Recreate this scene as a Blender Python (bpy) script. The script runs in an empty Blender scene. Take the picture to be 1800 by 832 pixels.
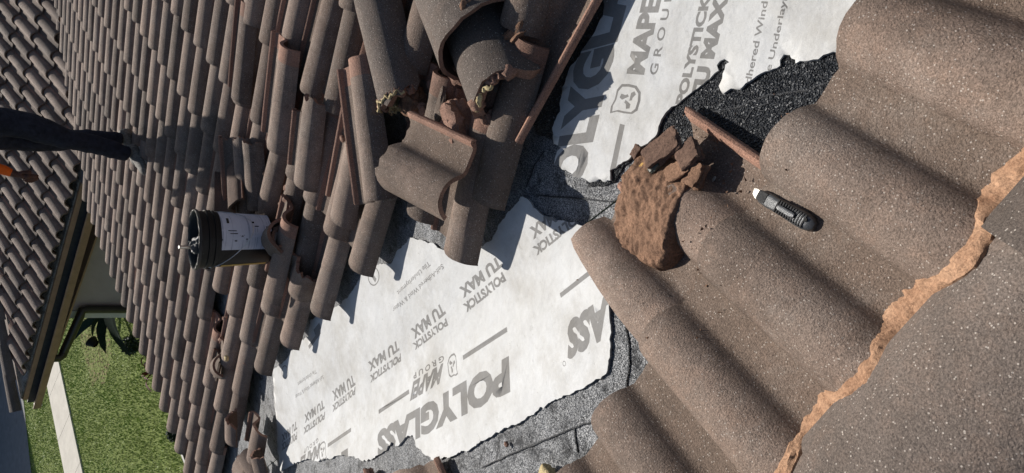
import bpy, bmesh, math, random
import numpy as np
from mathutils import Vector, Matrix, noise
from mathutils.geometry import delaunay_2d_cdt
R = math.radians
random.seed(7)
rng = np.random.default_rng(7)
scene = bpy.context.scene
COL = scene.collection

# ------------------------------------------------------------------ camera
# a phone held sideways: the picture's left is up.  Axes of the place: Z up,
# +X the way the slope under the photographer falls, +Y the way the far slope falls.
CAMZ = 5.0
FPX, CX, CY = 1137.0, 900.0, 416.0
M = Matrix(((-0.58029, -0.58636, 0.56519), (-0.49153, 0.8055, 0.331), (-0.64935, -0.08573, -0.75564)))
CAM = Vector((0, 0, CAMZ))
cd = bpy.data.cameras.new('camera'); cam = bpy.data.objects.new('camera', cd); COL.objects.link(cam)
cx, cy, cz = M @ Vector((1, 0, 0)), M @ Vector((0, -1, 0)), M @ Vector((0, 0, -1))
cam.matrix_world = Matrix(((cx.x, cy.x, cz.x, 0), (cx.y, cy.y, cz.y, 0), (cx.z, cy.z, cz.z, CAMZ), (0, 0, 0, 1)))
cd.sensor_fit = 'HORIZONTAL'; cd.sensor_width = 36.0; cd.lens = 36.0 * FPX / 1800.0
cd.clip_start = 0.02; cd.clip_end = 2000
scene.camera = cam

# ------------------------------------------------------------------ light
SUN_AZ, SUN_EL = R(31), R(31)                 # azimuth from +X towards +Y
sdir = Vector((math.cos(SUN_AZ) * math.cos(SUN_EL), math.sin(SUN_AZ) * math.cos(SUN_EL), math.sin(SUN_EL)))
w = bpy.data.worlds.new('World'); scene.world = w; w.use_nodes = True
nt = w.node_tree; bg = nt.nodes['Background']
sky = nt.nodes.new('ShaderNodeTexSky'); sky.sky_type = 'NISHITA'; sky.sun_disc = False
sky.sun_elevation = SUN_EL; sky.sun_rotation = R(90) - SUN_AZ
nt.links.new(sky.outputs[0], bg.inputs[0]); bg.inputs[1].default_value = 0.062
sl = bpy.data.lights.new('sun', 'SUN'); sl.energy = 5.0; sl.angle = R(0.53); sl.color = (1.0, 0.945, 0.87)
so = bpy.data.objects.new('sun', sl); COL.objects.link(so); so.location = (20, 15, 25)
so.rotation_euler = sdir.to_track_quat('Z', 'Y').to_euler()
vs = scene.view_settings; vs.view_transform = 'Standard'; vs.look = 'None'; vs.exposure = 0.45; vs.gamma = 1.0
vs.use_curve_mapping = False
scene.render.engine = 'CYCLES'

# ------------------------------------------------------------------ materials
def mat(name, build, rough=0.8, spec=0.3):
    m = bpy.data.materials.new(name); m.use_nodes = True
    t = m.node_tree; b = t.nodes['Principled BSDF']
    b.inputs['Roughness'].default_value = rough
    b.inputs['Specular IOR Level'].default_value = spec
    build(N(t), b); return m
class N:
    def __init__(s, t): s.t = t
    def n(s, typ, **k):
        q = s.t.nodes.new(typ)
        for a, v in k.items():
            if a.startswith('i_'):
                key = a[2:].replace('_', ' ')
                q.inputs[key].default_value = v
            else: setattr(q, a, v)
        return q
    def l(s, a, b): s.t.links.new(a, b)
    def co(s, obj=False):
        if obj: return s.n('ShaderNodeTexCoord').outputs['Object']
        return s.n('ShaderNodeNewGeometry').outputs['Position']
    def noise(s, scale, detail=4, rough=.6, vec=None, lac=2.0):
        q = s.n('ShaderNodeTexNoise'); q.inputs['Scale'].default_value = scale
        q.inputs['Detail'].default_value = detail; q.inputs['Roughness'].default_value = rough
        s.l(vec or s.co(), q.inputs['Vector']); return q.outputs['Fac']
    def vor(s, scale, out='Color', vec=None, feature='F1', rnd=1.0):
        q = s.n('ShaderNodeTexVoronoi'); q.feature = feature; q.inputs['Scale'].default_value = scale
        q.inputs['Randomness'].default_value = rnd
        s.l(vec or s.co(), q.inputs['Vector']); return q.outputs[out]
    def ramp(s, fac, stops, const=False):
        q = s.n('ShaderNodeValToRGB'); e = q.color_ramp.elements
        if const: q.color_ramp.interpolation = 'CONSTANT'
        while len(e) > 1: e.remove(e[-1])
        for i, (p, c) in enumerate(stops):
            if i: el = e.new(p)
            else: el = e[0]; el.position = p
            c = c if isinstance(c, (tuple, list)) else (c, c, c)
            el.color = (*c[:3], 1)
        s.l(fac, q.inputs[0]); return q.outputs['Color']
    def mix(s, fac, a, b, typ='MIX'):
        q = s.n('ShaderNodeMix', data_type='RGBA', blend_type=typ)
        for i, v in ((0, fac), (6, a), (7, b)):
            if isinstance(v, (int, float)): q.inputs[i].default_value = v
            elif isinstance(v, (tuple, list)): q.inputs[i].default_value = (*v[:3], 1)
            else: s.l(v, q.inputs[i])
        return q.outputs[2]
    def math(s, op, a, b=0.5):
        q = s.n('ShaderNodeMath', operation=op)
        for i, v in ((0, a), (1, b)):
            if isinstance(v, (int, float)): q.inputs[i].default_value = v
            else: s.l(v, q.inputs[i])
        return q.outputs[0]
    def rand(s): return s.n('ShaderNodeObjectInfo').outputs['Random']
    def bump(s, h, b, strength=.4, dist=.01, prev=None):
        q = s.n('ShaderNodeBump'); q.inputs['Strength'].default_value = strength
        q.inputs['Distance'].default_value = dist
        s.l(h, q.inputs['Height'])
        if prev is not None: s.l(prev, q.inputs['Normal'])
        s.l(q.outputs[0], b.inputs['Normal']); return q.outputs[0]

def tile_mat(name, base, dark, specks=True, red=0.35):
    def f(g, b):
        c = g.mix(g.ramp(g.noise(5, 6, .7), [(.3, 0), (.7, 1)]), dark, base)
        c = g.mix(g.math('MULTIPLY', g.ramp(g.noise(17, 6, .75), [(.48, 0), (.68, 1)]), .45), c, (base[0] * 1.2, base[1] * 1.06, base[2] * .97))
        rd = g.rand()
        c = g.mix(g.math('MULTIPLY', g.ramp(rd, [(0, 0), (1, 1)]), red), c, (base[0] * 1.15, base[1] * .92, base[2] * .82))
        v = g.ramp(g.math('FRACT', g.math('MULTIPLY', rd, 7.31)), [(0, .66), (.45, .95), (1, 1.2)])
        c = g.mix(1.0, c, v, 'MULTIPLY')
        st = g.ramp(g.noise(2.4, 7, .75), [(.38, 1), (.5, 0)])
        c = g.mix(g.math('MULTIPLY', st, .42), c, (.05, .038, .03))
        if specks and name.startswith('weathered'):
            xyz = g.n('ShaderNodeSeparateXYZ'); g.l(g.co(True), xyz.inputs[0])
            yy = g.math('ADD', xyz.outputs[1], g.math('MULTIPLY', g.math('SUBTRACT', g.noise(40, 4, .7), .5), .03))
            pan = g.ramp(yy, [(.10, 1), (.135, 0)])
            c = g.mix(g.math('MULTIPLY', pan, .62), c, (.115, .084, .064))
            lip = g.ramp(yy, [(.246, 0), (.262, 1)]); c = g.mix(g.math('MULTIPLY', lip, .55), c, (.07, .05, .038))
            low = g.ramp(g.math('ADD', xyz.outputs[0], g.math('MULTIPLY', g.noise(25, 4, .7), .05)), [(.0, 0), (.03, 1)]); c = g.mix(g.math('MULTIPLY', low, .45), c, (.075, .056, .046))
            du = g.ramp(g.noise(3.3, 8, .8), [(.52, 0), (.74, 1)]); c = g.mix(g.math('MULTIPLY', du, .38), c, (.30, .265, .235))
        ch = g.ramp(g.noise(62, 3, .6), [(.70, 0), (.735, 1)])
        c = g.mix(g.math('MULTIPLY', ch, .6), c, (.035, .028, .024))
        fine = g.noise(300, 3, .75)
        c = g.mix(.75, c, g.ramp(fine, [(.3, .3), (.5, 1), (.7, 1.7)]), 'MULTIPLY')
        if specks:
            for sc, th, pk in ((170, .26, .60), (90, .15, .72)):
                sp = g.ramp(g.vor(sc, 'Distance'), [(.0, 1), (th * .7, 1), (th, 0)])
                bw = g.n('ShaderNodeRGBToBW'); g.l(g.vor(sc, 'Color'), bw.inputs[0])
                pick = g.ramp(bw.outputs[0], [(pk, 0), (pk + .04, 1)])
                c = g.mix(g.math('MULTIPLY', g.math('MULTIPLY', sp, pick), .6), c, (.5, .45, .4))
        g.l(c, b.inputs['Base Color'])
        n = g.bump(g.noise(260, 3, .75), b, .75, .005)
        g.bump(g.noise(30, 5, .65), b, .4, .008, n)
    return mat(name, f, .85, .2)

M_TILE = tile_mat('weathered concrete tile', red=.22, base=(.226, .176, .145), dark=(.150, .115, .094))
M_RAW = tile_mat('unweathered red tile clay', (.29, .175, .13), (.2, .118, .088), False, .2)
M_CAP = tile_mat('shade-toned ridge cap concrete', (.150, .123, .107), (.100, .082, .071), True, .1)  # tile colour darkened: the caps' turn from the sun put into the colour
M_UNDER = tile_mat('tile underside', (.17, .115, .09), (.1, .07, .055), False, .2)

def _mortar(base, dark, sc=60):
    def f(g, b):
        c = g.mix(g.ramp(g.noise(18, 6, .7), [(.3, 0), (.7, 1)]), dark, base)
        c = g.mix(.6, c, g.ramp(g.noise(sc * 3.2, 4, .8), [(.3, .2), (.5, 1), (.7, 1.7)]), 'MULTIPLY')
        g.l(c, b.inputs['Base Color'])
        n = g.bump(g.noise(sc, 6, .75), b, .6, .008)
        g.bump(g.noise(sc * 4, 4, .8), b, .5, .003, n)
    return f
M_MORT = mat('orange tinted mortar', _mortar((.47, .29, .185), (.27, .15, .09)), .9, .15)
M_MORTB = mat('brown crumbling mortar', _mortar((.28, .165, .107), (.13, .077, .052)), .92, .15)
M_MORTD = mat('dark chocolate mortar slab', _mortar((.17, .105, .076), (.085, .052, .04)), .85, .2)
M_MORTP = mat('pale fibrous mortar', _mortar((.37, .225, .17), (.2, .12, .09), 90), .92, .15)
M_FOAM = mat('yellow tile foam', _mortar((.62, .42, .14), (.42, .21, .06), 90), .8, .3)
M_FOAMP = mat('pale yellow foam', _mortar((.6, .5, .29), (.42, .31, .15), 90), .8, .3)

def _gran(g, b):   # granules, rubbed thin in blotches
    cell = g.vor(430, 'Color')
    bw = g.n('ShaderNodeRGBToBW'); g.l(cell, bw.inputs[0])
    c = g.ramp(bw.outputs[0], [(0, (.015, .017, .02)), (.25, (.05, .054, .06)), (.45, (.15, .156, .165)), (.7, (.36, .368, .38)), (1, (.6, .6, .6))])
    big = g.ramp(g.noise(9, 6, .7), [(.3, .55), (.65, 1.12)])
    c = g.mix(1.0, c, big, 'MULTIPLY')
    bare = g.ramp(g.noise(11, 8, .8), [(.40, 1), (.47, 0)])
    c = g.mix(g.math('MULTIPLY', bare, .85), c, (.012, .013, .016))
    g.l(c, b.inputs['Base Color'])
    g.l(g.ramp(bw.outputs[0], [(0, .3), (1, .6)]), b.inputs['Roughness'])
    n = g.bump(g.vor(430, 'Distance'), b, .8, .005)
    g.bump(g.noise(22, 5, .65), b, .6, .02, n)
M_GRAN = mat('black and grey granule membrane', _gran, .5, .5)
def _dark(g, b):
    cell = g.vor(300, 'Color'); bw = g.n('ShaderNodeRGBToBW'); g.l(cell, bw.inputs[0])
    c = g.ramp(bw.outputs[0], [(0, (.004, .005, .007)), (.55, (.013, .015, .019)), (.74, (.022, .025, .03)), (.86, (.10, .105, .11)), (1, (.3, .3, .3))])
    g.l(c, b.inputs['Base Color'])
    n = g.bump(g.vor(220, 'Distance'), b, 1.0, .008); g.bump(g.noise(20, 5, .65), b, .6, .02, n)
M_DARKM = mat('granule membrane darkened off the glare', _dark, .34, .5)  # deck granules in darker colours, standing in for the missing glare
M_TARM = mat('bare black membrane', lambda g, b: (g.l(g.ramp(g.noise(60, 5, .7), [(.3, (.008, .009, .011)), (.7, (.03, .033, .04))]), b.inputs['Base Color']), g.bump(g.noise(90, 5, .7), b, .9, .01)), .42, .5)

def _sheet(col):
    def f(g, b):
        c = g.mix(g.ramp(g.noise(6, 6, .7), [(.38, 0), (.7, 1)]), (col[0] * .86, col[1] * .85, col[2] * .83), col)
        c = g.mix(g.math('MULTIPLY', g.ramp(g.noise(3.1, 7, .72), [(.48, 0), (.66, 1)]), .6), c, (col[0] * .6, col[1] * .56, col[2] * .5))
        c = g.mix(g.math('MULTIPLY', g.ramp(g.noise(11, 8, .8), [(.5, 0), (.72, 1)]), .45), c, (col[0] * .72, col[1] * .7, col[2] * .66))
        sm = g.ramp(g.noise(34, 5, .8), [(.62, 0), (.72, 1)])
        c = g.mix(g.math('MULTIPLY', sm, .5), c, (.2, .19, .17))
        c = g.mix(.3, c, g.ramp(g.noise(700, 2, .6), [(.25, .6), (.75, 1.2)]), 'MULTIPLY')
        g.l(c, b.inputs['Base Color'])
        n = g.bump(g.noise(900, 2, .6), b, .3, .002)
        g.bump(g.noise(16, 5, .6), b, .3, .014, n)
    return f
M_SHEET = mat('white fleece underlayment', _sheet((.56, .568, .572)), .85, .2)
M_PRINT = mat('grey print on fleece', _sheet((.225, .223, .22)), .85, .2)

def flat(name, col, rough=.6, spec=.4, var=.25, sc=20, bump=.15, metal=0.0):
    def f(g, b):
        c = g.mix(g.ramp(g.noise(sc, 5, .65), [(.3, 0), (.7, 1)]), tuple(x * (1 - var) for x in col), tuple(x * (1 + var * .6) for x in col))
        g.l(c, b.inputs['Base Color']); b.inputs['Metallic'].default_value = metal
        if bump: g.bump(g.noise(sc * 6, 4, .65), b, bump, .006)
    return mat(name, f, rough, spec)
M_TAN = flat('tan painted wood', (.30, .185, .115), .6, .4, .22, 9)
M_GUTIN = flat('grimy gutter trough', (.028, .028, .028), .6, .4, .5, 16)
M_WALL = flat('grey stucco', (.35, .30, .30), .9, .2, .08, 6, .3)
M_TRIM = flat('pale grey stucco corner', (.5, .49, .46), .9, .2, .08, 6, .3)
M_BRONZE = flat('dark bronze metal', (.022, .02, .018), .4, .5, .3, 12)
M_OLIVE = flat('dark olive sheet metal', (.06, .066, .05), .45, .5, .15, 8, .05)
M_BLK = flat('black plastic', (.004, .004, .005), .45, .3, .4, 30, .1)
M_TAR = flat('wet black tar', (.006, .006, .007), .22, .6, .5, 60, .8)
M_STEEL = flat('steel', (.55, .55, .54), .3, .5, .2, 40, .05, 1.0)
M_YEL = flat('dirty yellow plastic', (.42, .27, .05), .5, .4, .4, 30)
M_KNIFE = flat('dark grey cast metal', (.085, .088, .092), .34, .6, .35, 120, .25, .35)
M_KNIFED = flat('black rubber', (.014, .014, .015), .5, .4, .3, 200, .4)
M_BLADE = flat('pale bare blade', (.48, .47, .42), .4, .5, .2, 60, .1, .3)
M_DENIM = flat('dark navy denim', (.02, .023, .035), .9, .15, .5, 22, .9)
M_SHOE = flat('grey patterned trainer', (.15, .138, .12), .7, .3, .75, 75, .3)
M_SOLE = flat('dirty white rubber sole', (.42, .4, .36), .7, .3, .3, 40)
M_ORANGE = flat('orange work shirt', (.75, .13, .015), .8, .2, .15, 20)
M_SKIN = flat('tanned skin', (.22, .11, .07), .55, .4, .15, 30)
M_GLOVE = flat('dark work glove', (.09, .045, .035), .8, .2, .3, 30)
M_HAIR = flat('dark hair', (.02, .015, .012), .6, .4, .3, 60)
M_CONC = flat('pale concrete', (.52, .49, .43), .9, .2, .14, 3, .3)
M_DRIVE = flat('grey paver driveway', (.2, .2, .2), .9, .2, .2, 5, .3)
M_SOIL = flat('dark soil under turf', (.16, .2, .055), .95, .1, .4, 12, .5)
M_MULCH = flat('straw coloured mulch', (.33, .25, .15), .9, .1, .5, 30, .6)
M_AGAVE = flat('dark green agave leaf', (.02, .034, .026), .9, .05, .25, 12, .1)
M_CORDY = flat('maroon cordyline leaf', (.1, .012, .022), .45, .4, .4, 12, .1)
M_BUSH = flat('dark green shrub leaf', (.03, .05, .03), .6, .3, .4, 12, .1)
M_RING = flat('white plastic ring', (.62, .62, .58), .6, .3, .1)
M_HOLE = flat('black plastic pot', (.006, .006, .006), .7, .2, .3)
M_GRASS = mat('lawn grass', lambda g, b: (g.l(g.mix(g.ramp(g.noise(1.1, 8, .75), [(.36, 0), (.62, 1)]), g.ramp(g.noise(90, 2, .6), [(.25, (.075, .15, .014)), (.75, (.27, .42, .05))]), g.ramp(g.noise(90, 2, .6), [(.25, (.14, .2, .035)), (.75, (.4, .45, .15))])), b.inputs['Base Color'])), .6, .3)
def _label(g, b):
    vec = g.co(True)
    mp = g.n('ShaderNodeMapping'); mp.inputs['Scale'].default_value = (1, 1, 60); g.l(vec, mp.inputs[0])
    lines = g.ramp(g.noise(3, 2, .5, mp.outputs[0]), [(.56, 0), (.6, 1)])
    words = g.ramp(g.noise(22, 3, .6, vec), [(.42, 0), (.5, 1)])
    c = g.mix(g.math('MULTIPLY', g.math('MULTIPLY', lines, words), .55), (.6, .6, .66), (.2, .21, .28))
    c = g.mix(g.ramp(g.noise(16, 5, .7, vec), [(.66, 0), (.69, 1)]), c, (.02, .02, .022))
    c = g.mix(.5, c, g.ramp(g.noise(7, 4, .7, vec), [(.3, .55), (.7, 1.05)]), 'MULTIPLY')
    g.l(c, b.inputs['Base Color'])
M_LABEL = mat('stained paper label', _label, .6, .3)

# ------------------------------------------------------------------ helpers
def tag(o, label=None, cat=None, group=None, kind=None):
    if label: o['label'] = label
    if cat: o['category'] = cat
    if group: o['group'] = group
    if kind: o['kind'] = kind
    return o
def setparent(o, p):
    if p is not None:
        o.parent = p; o.matrix_parent_inverse = WM[p.name].inverted()
WM = {}
def link(name, data, parent=None, mw=None):
    o = bpy.data.objects.new(name, data); COL.objects.link(o)
    mw = mw or Matrix(); WM[o.name] = mw
    setparent(o, parent)
    if parent is None: o.matrix_world = mw
    else: o.matrix_basis = mw
    return o
def empty(name, loc):
    o = link(name, None, None, Matrix.Translation(loc)); o.empty_display_size = .1; return o
def mesh(name, verts, faces, mats, midx=None, smooth=None):
    me = bpy.data.meshes.new(name); me.from_pydata([tuple(v) for v in verts], [], faces)
    for m in (mats if isinstance(mats, (list, tuple)) else [mats]): me.materials.append(m)
    if midx is not None: me.polygons.foreach_set('material_index', midx)
    if smooth is not None:
        me.polygons.foreach_set('use_smooth', [True] * len(me.polygons))
        me.set_sharp_from_angle(angle=R(smooth))
    me.update(); return me
def obj(name, verts, faces, mats, parent=None, midx=None, smooth=None, mw=None):
    return link(name, mesh(name, verts, faces, mats, midx, smooth), parent, mw)
def box(a, b):
    (x0, y0, z0), (x1, y1, z1) = a, b
    v = [(x, y, z) for x in (x0, x1) for y in (y0, y1) for z in (z0, z1)]
    return v, [(0, 1, 3, 2), (4, 6, 7, 5), (0, 4, 5, 1), (2, 3, 7, 6), (0, 2, 6, 4), (1, 5, 7, 3)]
def join(parts):
    V, F = [], []
    for v, f in parts:
        n = len(V); V += list(v); F += [tuple(i + n for i in q) for q in f]
    return V, F
def tube(path, rad, n=8, caps=True):
    path = [Vector(p) for p in path]; V, F = [], []
    rad = rad if isinstance(rad, (list, tuple)) else [rad] * len(path)
    up = Vector((0, 0, 1))
    d0 = (path[1] - path[0]).normalized()
    a = d0.cross(up); a = a.normalized() if a.length > 1e-3 else Vector((1, 0, 0))
    for i, p in enumerate(path):
        d = (path[min(i + 1, len(path) - 1)] - path[max(i - 1, 0)]).normalized()
        a = (a - d * a.dot(d)).normalized(); b = d.cross(a)
        for k in range(n):
            t = 2 * math.pi * k / n; V.append(p + (a * math.cos(t) + b * math.sin(t)) * rad[i])
    for i in range(len(path) - 1):
        for k in range(n):
            F.append((i * n + k, i * n + (k + 1) % n, (i + 1) * n + (k + 1) % n, (i + 1) * n + k))
    if caps: F.append(tuple(range(n))[::-1]); F.append(tuple(range((len(path) - 1) * n, len(path) * n)))
    return V, F
def lathe(prof, n=40, close=False):
    V, F = [], []
    for r, z in prof:
        for k in range(n): t = 2 * math.pi * k / n; V.append((r * math.cos(t), r * math.sin(t), z))
    for i in range(len(prof) - 1):
        for k in range(n): F.append((i * n + k, i * n + (k + 1) % n, (i + 1) * n + (k + 1) % n, (i + 1) * n + k))
    if close: F.append(tuple(range(n))[::-1]); F.append(tuple(range((len(prof) - 1) * n, len(prof) * n)))
    return V, F
def rock(size, seed, sub=3, rough=.35, boxy=.6):
    bm = bmesh.new(); bmesh.ops.create_icosphere(bm, subdivisions=sub, radius=1)
    for v in bm.verts:
        p = v.co.copy(); q = p + Vector((seed * 3.7, seed * 1.3, -seed))
        # facets: push out to a rough cuboid, then break up
        m = max(abs(p.x), abs(p.y), abs(p.z)); p = p.lerp(p / m * .85, boxy)
        p *= 1 + rough * noise.noise(q * 1.6) + rough * .5 * noise.noise(q * 4) + rough * .22 * noise.noise(q * 10)
        v.co = Vector((p.x * size[0], p.y * size[1], p.z * size[2]))
    V = [v.co.copy() for v in bm.verts]; bm.verts.index_update()
    F = [tuple(v.index for v in f.verts) for f in bm.faces]; bm.free(); return V, F

# ------------------------------------------------------------------ the roof planes
class Frame:
    def __init__(s, o, x, y):
        s.o = Vector(o) + Vector((0, 0, CAMZ)); s.x = Vector(x).normalized()
        y = Vector(y); s.y = (y - s.x * y.dot(s.x)).normalized(); s.n = s.x.cross(s.y).normalized()
        if s.n.z < 0: raise ValueError
    def p(s, a, b, h=0): return s.o + s.x * a + s.y * b + s.n * h
    def mat(s, a, b, h=0):
        o = s.p(a, b, h); x, y, n = s.x, s.y, s.n
        return Matrix(((x.x, y.x, n.x, o.x), (x.y, y.y, n.y, o.y), (x.z, y.z, n.z, o.z), (0, 0, 0, 1)))
    def z(s, x, y, h=0):
        o = s.o + s.n * h; return o.z - (s.n.x * (x - o.x) + s.n.y * (y - o.y)) / s.n.z
    def uv(s, P): d = Vector(P) - s.o; return d.dot(s.x), d.dot(s.y)
NEAR = Frame((-0.28774, -0.11559, -1.02669), (0.96307, -0.00638, -0.26919), (-0.02291, 0.99415, -0.10551))
FAR = Frame((4.88674, 1.2176, -1.61326), (0.00002, 0.41081, -0.1049), (-0.231, 0, 0))
_wa, _wb = Vector((0.00768, -0.23077, 0.00695)).normalized(), Vector((-0.47496, -0.0434, -0.11933))
WING = Frame((9.55462, 3.27142, -1.84134), _wb - _wa * _wb.dot(_wa), _wa)
P, E = 0.231, 0.424
EW = 0.4916
DECK = -0.03
def ray(px, py): return M @ Vector(((px - CX) / FPX, (py - CY) / FPX, 1.0))
def on(fr, px, py, h=0):
    r = ray(px, py); t = ((fr.o + fr.n * h) - CAM).dot(fr.n) / r.dot(fr.n); return CAM + r * t
def at_z(px, py, z): r = ray(px, py); return CAM + r * ((z - CAMZ) / r.z)
def at_x(px, py, x): r = ray(px, py); return CAM + r * (x / r.x)
def deck_z(x, y, h=0):
    a, b = NEAR.z(x, y, DECK + h), FAR.z(x, y, DECK + h); k = .035
    d = abs(a - b); return max(a, b) + (max(0, k - d) ** 2) / (4 * k)
def on_deck(px, py):
    r = ray(px, py)
    t = min(((f.o + f.n * DECK) - CAM).dot(f.n) / r.dot(f.n) for f in (NEAR, FAR)); return CAM + r * t

house = empty('house', (3, 3, 0)); tag(house, 'brown tiled house roof with two slopes meeting in an opened valley', 'house')
wing = empty('house_wing', (8.5, 5, 0)); tag(wing, 'far wing of the house with brown barrel tiles, tan gutter and grey wall', 'house')

def deck_mesh(poly, zf, step, thick=.02):
    """a sheet of small cells over a plan outline, following zf"""
    xs = [p[0] for p in poly]; ys = [p[1] for p in poly]
    pts = [Vector(p) for p in poly]; nb = len(pts); x = min(xs)
    while x < max(xs):
        y = min(ys)
        while y < max(ys): pts.append(Vector((x + step * .13, y + step * .17))); y += step
        x += step
    r = delaunay_2d_cdt(pts, [], [list(range(nb))], 1, 1e-5)
    V = [(p.x, p.y, zf(p.x, p.y)) for p in r[0]]; return V, [tuple(f) for f in r[2]]
# decks: each slope is one sloping slab; the two meet along the valley
crA, crB = on_deck(1400, 109), on_deck(400, 873)
cd_ = (crB - crA); crease = lambda t: crA + cd_ * t
c0, c1_ = crease(-.75), crease(1.25)
ridge0, ridge1 = NEAR.p(.30, -1.6, DECK), NEAR.p(.30, 3.4, DECK)
eaveF = FAR.p(8 * E - .05, 0, DECK).y
vcorner = Vector((7.42, 4.5))
far_poly = [(c0.x, c0.y), (c1_.x, c1_.y), (c1_.x + .3, eaveF), (vcorner.x, eaveF), (vcorner.x + 6, eaveF - 6), (c0.x + 1, -3.2)]
v, f = deck_mesh(far_poly, lambda x, y: FAR.z(x, y, DECK - .002), .5)
far_slope = obj('roof_slope', v, f, M_GRAN, house); tag(far_slope, 'far slope with rows of brown tiles falling towards the lawn')
near_poly = [(c0.x, c0.y), (c1_.x, c1_.y), (ridge1.x, ridge1.y), (ridge0.x, ridge0.y)]
v, f = deck_mesh(near_poly, lambda x, y: NEAR.z(x, y, DECK - .002), .5)
near_slope = obj('roof_slope', v, f, M_GRAN, house); tag(near_slope, 'near slope of large brown tiles below the mortared ridge')

# ------------------------------------------------------------------ roof tiles
PROFILE = [(0, .002), (.003, .014), (.010, .0195), (.018, .0165), (.025, .004), (.034, .0), (.066, -.001), (.092, -.0005), (.103, .004), (.110, .014), (.118, .028),
           (.129, .0425), (.144, .055), (.163, .0635), (.184, .066), (.205, .0625), (.224, .053), (.240, .039), (.251, .024), (.258, .012), (.262, .005)]
def prof(u):
    for (a, za), (b, zb) in zip(PROFILE, PROFILE[1:]):
        if u <= b: return za + (zb - za) * (u - a) / (b - a)
    return PROFILE[-1][1]
def tile_data(name, L=.49, xs=None, xe=None, u0=0, u1=.262, thick=.0145, wob=0.0, seed=0, nx=2, sx=1.0, lift=.021, fine=False, head=True, taper=1.0):
    us = [u for u, _ in PROFILE if u0 - 1e-6 <= u <= u1 + 1e-6]
    if not us or us[0] > u0 + 1e-4: us = [u0] + us
    if us[-1] < u1 - 1e-4: us = us + [u1]
    if fine:
        us = sorted(set(us + [(a + b) / 2 for a, b in zip(us, us[1:])]))
    xs = xs or (lambda u: -L); xe = xe or (lambda u: 0.0)
    ts = [0] + ([] if not head else [(L - E) / L]) + [i / nx for i in range(1, nx)] + [1 - .014, 1]
    ts = sorted(set(round(t, 4) for t in ts)); nr, nu = len(ts), len(us)
    V, F, I = [], [], []
    def pt(u, t):
        x = xs(u) + (xe(u) - xs(u)) * t; tp = taper * min(1.15, max(0, -x / E)); bw_ = min(1, max(0, (u - .095) / .02)); z = prof(u) * (1 - .16 * tp * bw_) + lift * (1 + x / E)
        if t == 1: z -= .0025
        if wob:
            q = Vector((x * 3 + seed * 7.1, u * 6, seed)); z += wob * noise.noise(q) ; x += wob * .8 * noise.noise(q * 5) * (t in (0, 1))
        return x, z
    for side in (0, 1):
        for i, u in enumerate(us):
            ul, ur = us[max(i - 1, 0)], us[min(i + 1, nu - 1)]
            du, dz = ur - ul, prof(ur) - prof(ul); n = math.hypot(du, dz) or 1
            for t in ts:
                x, z = pt(u, t); uu = u - max(0, u - .11) * .11 * taper * min(1.15, max(0, -x / E))
                if side: uu += thick * dz / n; z -= thick * du / n; z = z + (.0025 if t == 1 else 0)
                V.append((x * sx, uu, z))
    o = nu * nr
    for i in range(nu - 1):
        for k in range(nr - 1):
            a, b, c, d = i * nr + k, (i + 1) * nr + k, (i + 1) * nr + k + 1, i * nr + k + 1
            raw = (us[i + 1] <= .0255) or (head and V[a][0] / sx < -(E + .012) and xs(us[i]) < -(E + .02))
            F.append((a, d, c, b)); I.append(1 if raw else 0)
            F.append((a + o, b + o, c + o, d + o)); I.append(2)
    for i in range(nu - 1):
        a, b = i * nr, (i + 1) * nr; F.append((a, b, b + o, a + o)); I.append(1)
        a, b = i * nr + nr - 1, (i + 1) * nr + nr - 1; F.append((a, a + o, b + o, b)); I.append(0 if abs(xe(us[i])) < .009 else 1)
    for k in range(nr - 1):
        a, d = k, k + 1; F.append((a, a + o, d + o, d)); I.append(1)
        a, d = (nu - 1) * nr + k, (nu - 1) * nr + k + 1; F.append((a, d, d + o, a + o)); I.append(0)
    return mesh(name, V, F, [M_TILE, M_RAW, M_UNDER], I, 42)
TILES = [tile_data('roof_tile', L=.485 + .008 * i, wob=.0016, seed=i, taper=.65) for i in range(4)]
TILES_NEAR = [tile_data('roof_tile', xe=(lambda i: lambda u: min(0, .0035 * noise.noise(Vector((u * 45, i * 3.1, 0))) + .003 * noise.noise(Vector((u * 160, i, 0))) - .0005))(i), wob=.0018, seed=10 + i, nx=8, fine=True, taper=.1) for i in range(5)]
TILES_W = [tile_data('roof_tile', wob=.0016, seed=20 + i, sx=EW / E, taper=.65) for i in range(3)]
def put_tile(fr, a, b, data, parent, yaw=0, h=0, roll=0, pitch=0, name='roof_tile'):
    """tile whose low end lies at a along the slope, left flange at b across it"""
    m = fr.mat(a, b, h) @ Matrix.Translation((0, .13, 0)) @ Matrix.Rotation(yaw, 4, 'Z') @ Matrix.Rotation(pitch, 4, 'Y') @ Matrix.Rotation(roll, 4, 'X') @ Matrix.Translation((0, -.13, 0))
    return link(name, data, parent, m)
rj = lambda s: random.uniform(-s, s)

def visible(Pw, margin=60):
    q = M.transposed() @ (Vector(Pw) - CAM)
    if q.z <= 0: return False
    x, y = CX + FPX * q.x / q.z, CY + FPX * q.y / q.z
    return -margin < x < 1800 + margin and -margin < y < 832 + margin
stuff_v, stuff_f = [], []
def tile_or_stuff(*a, **k): pass

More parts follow.
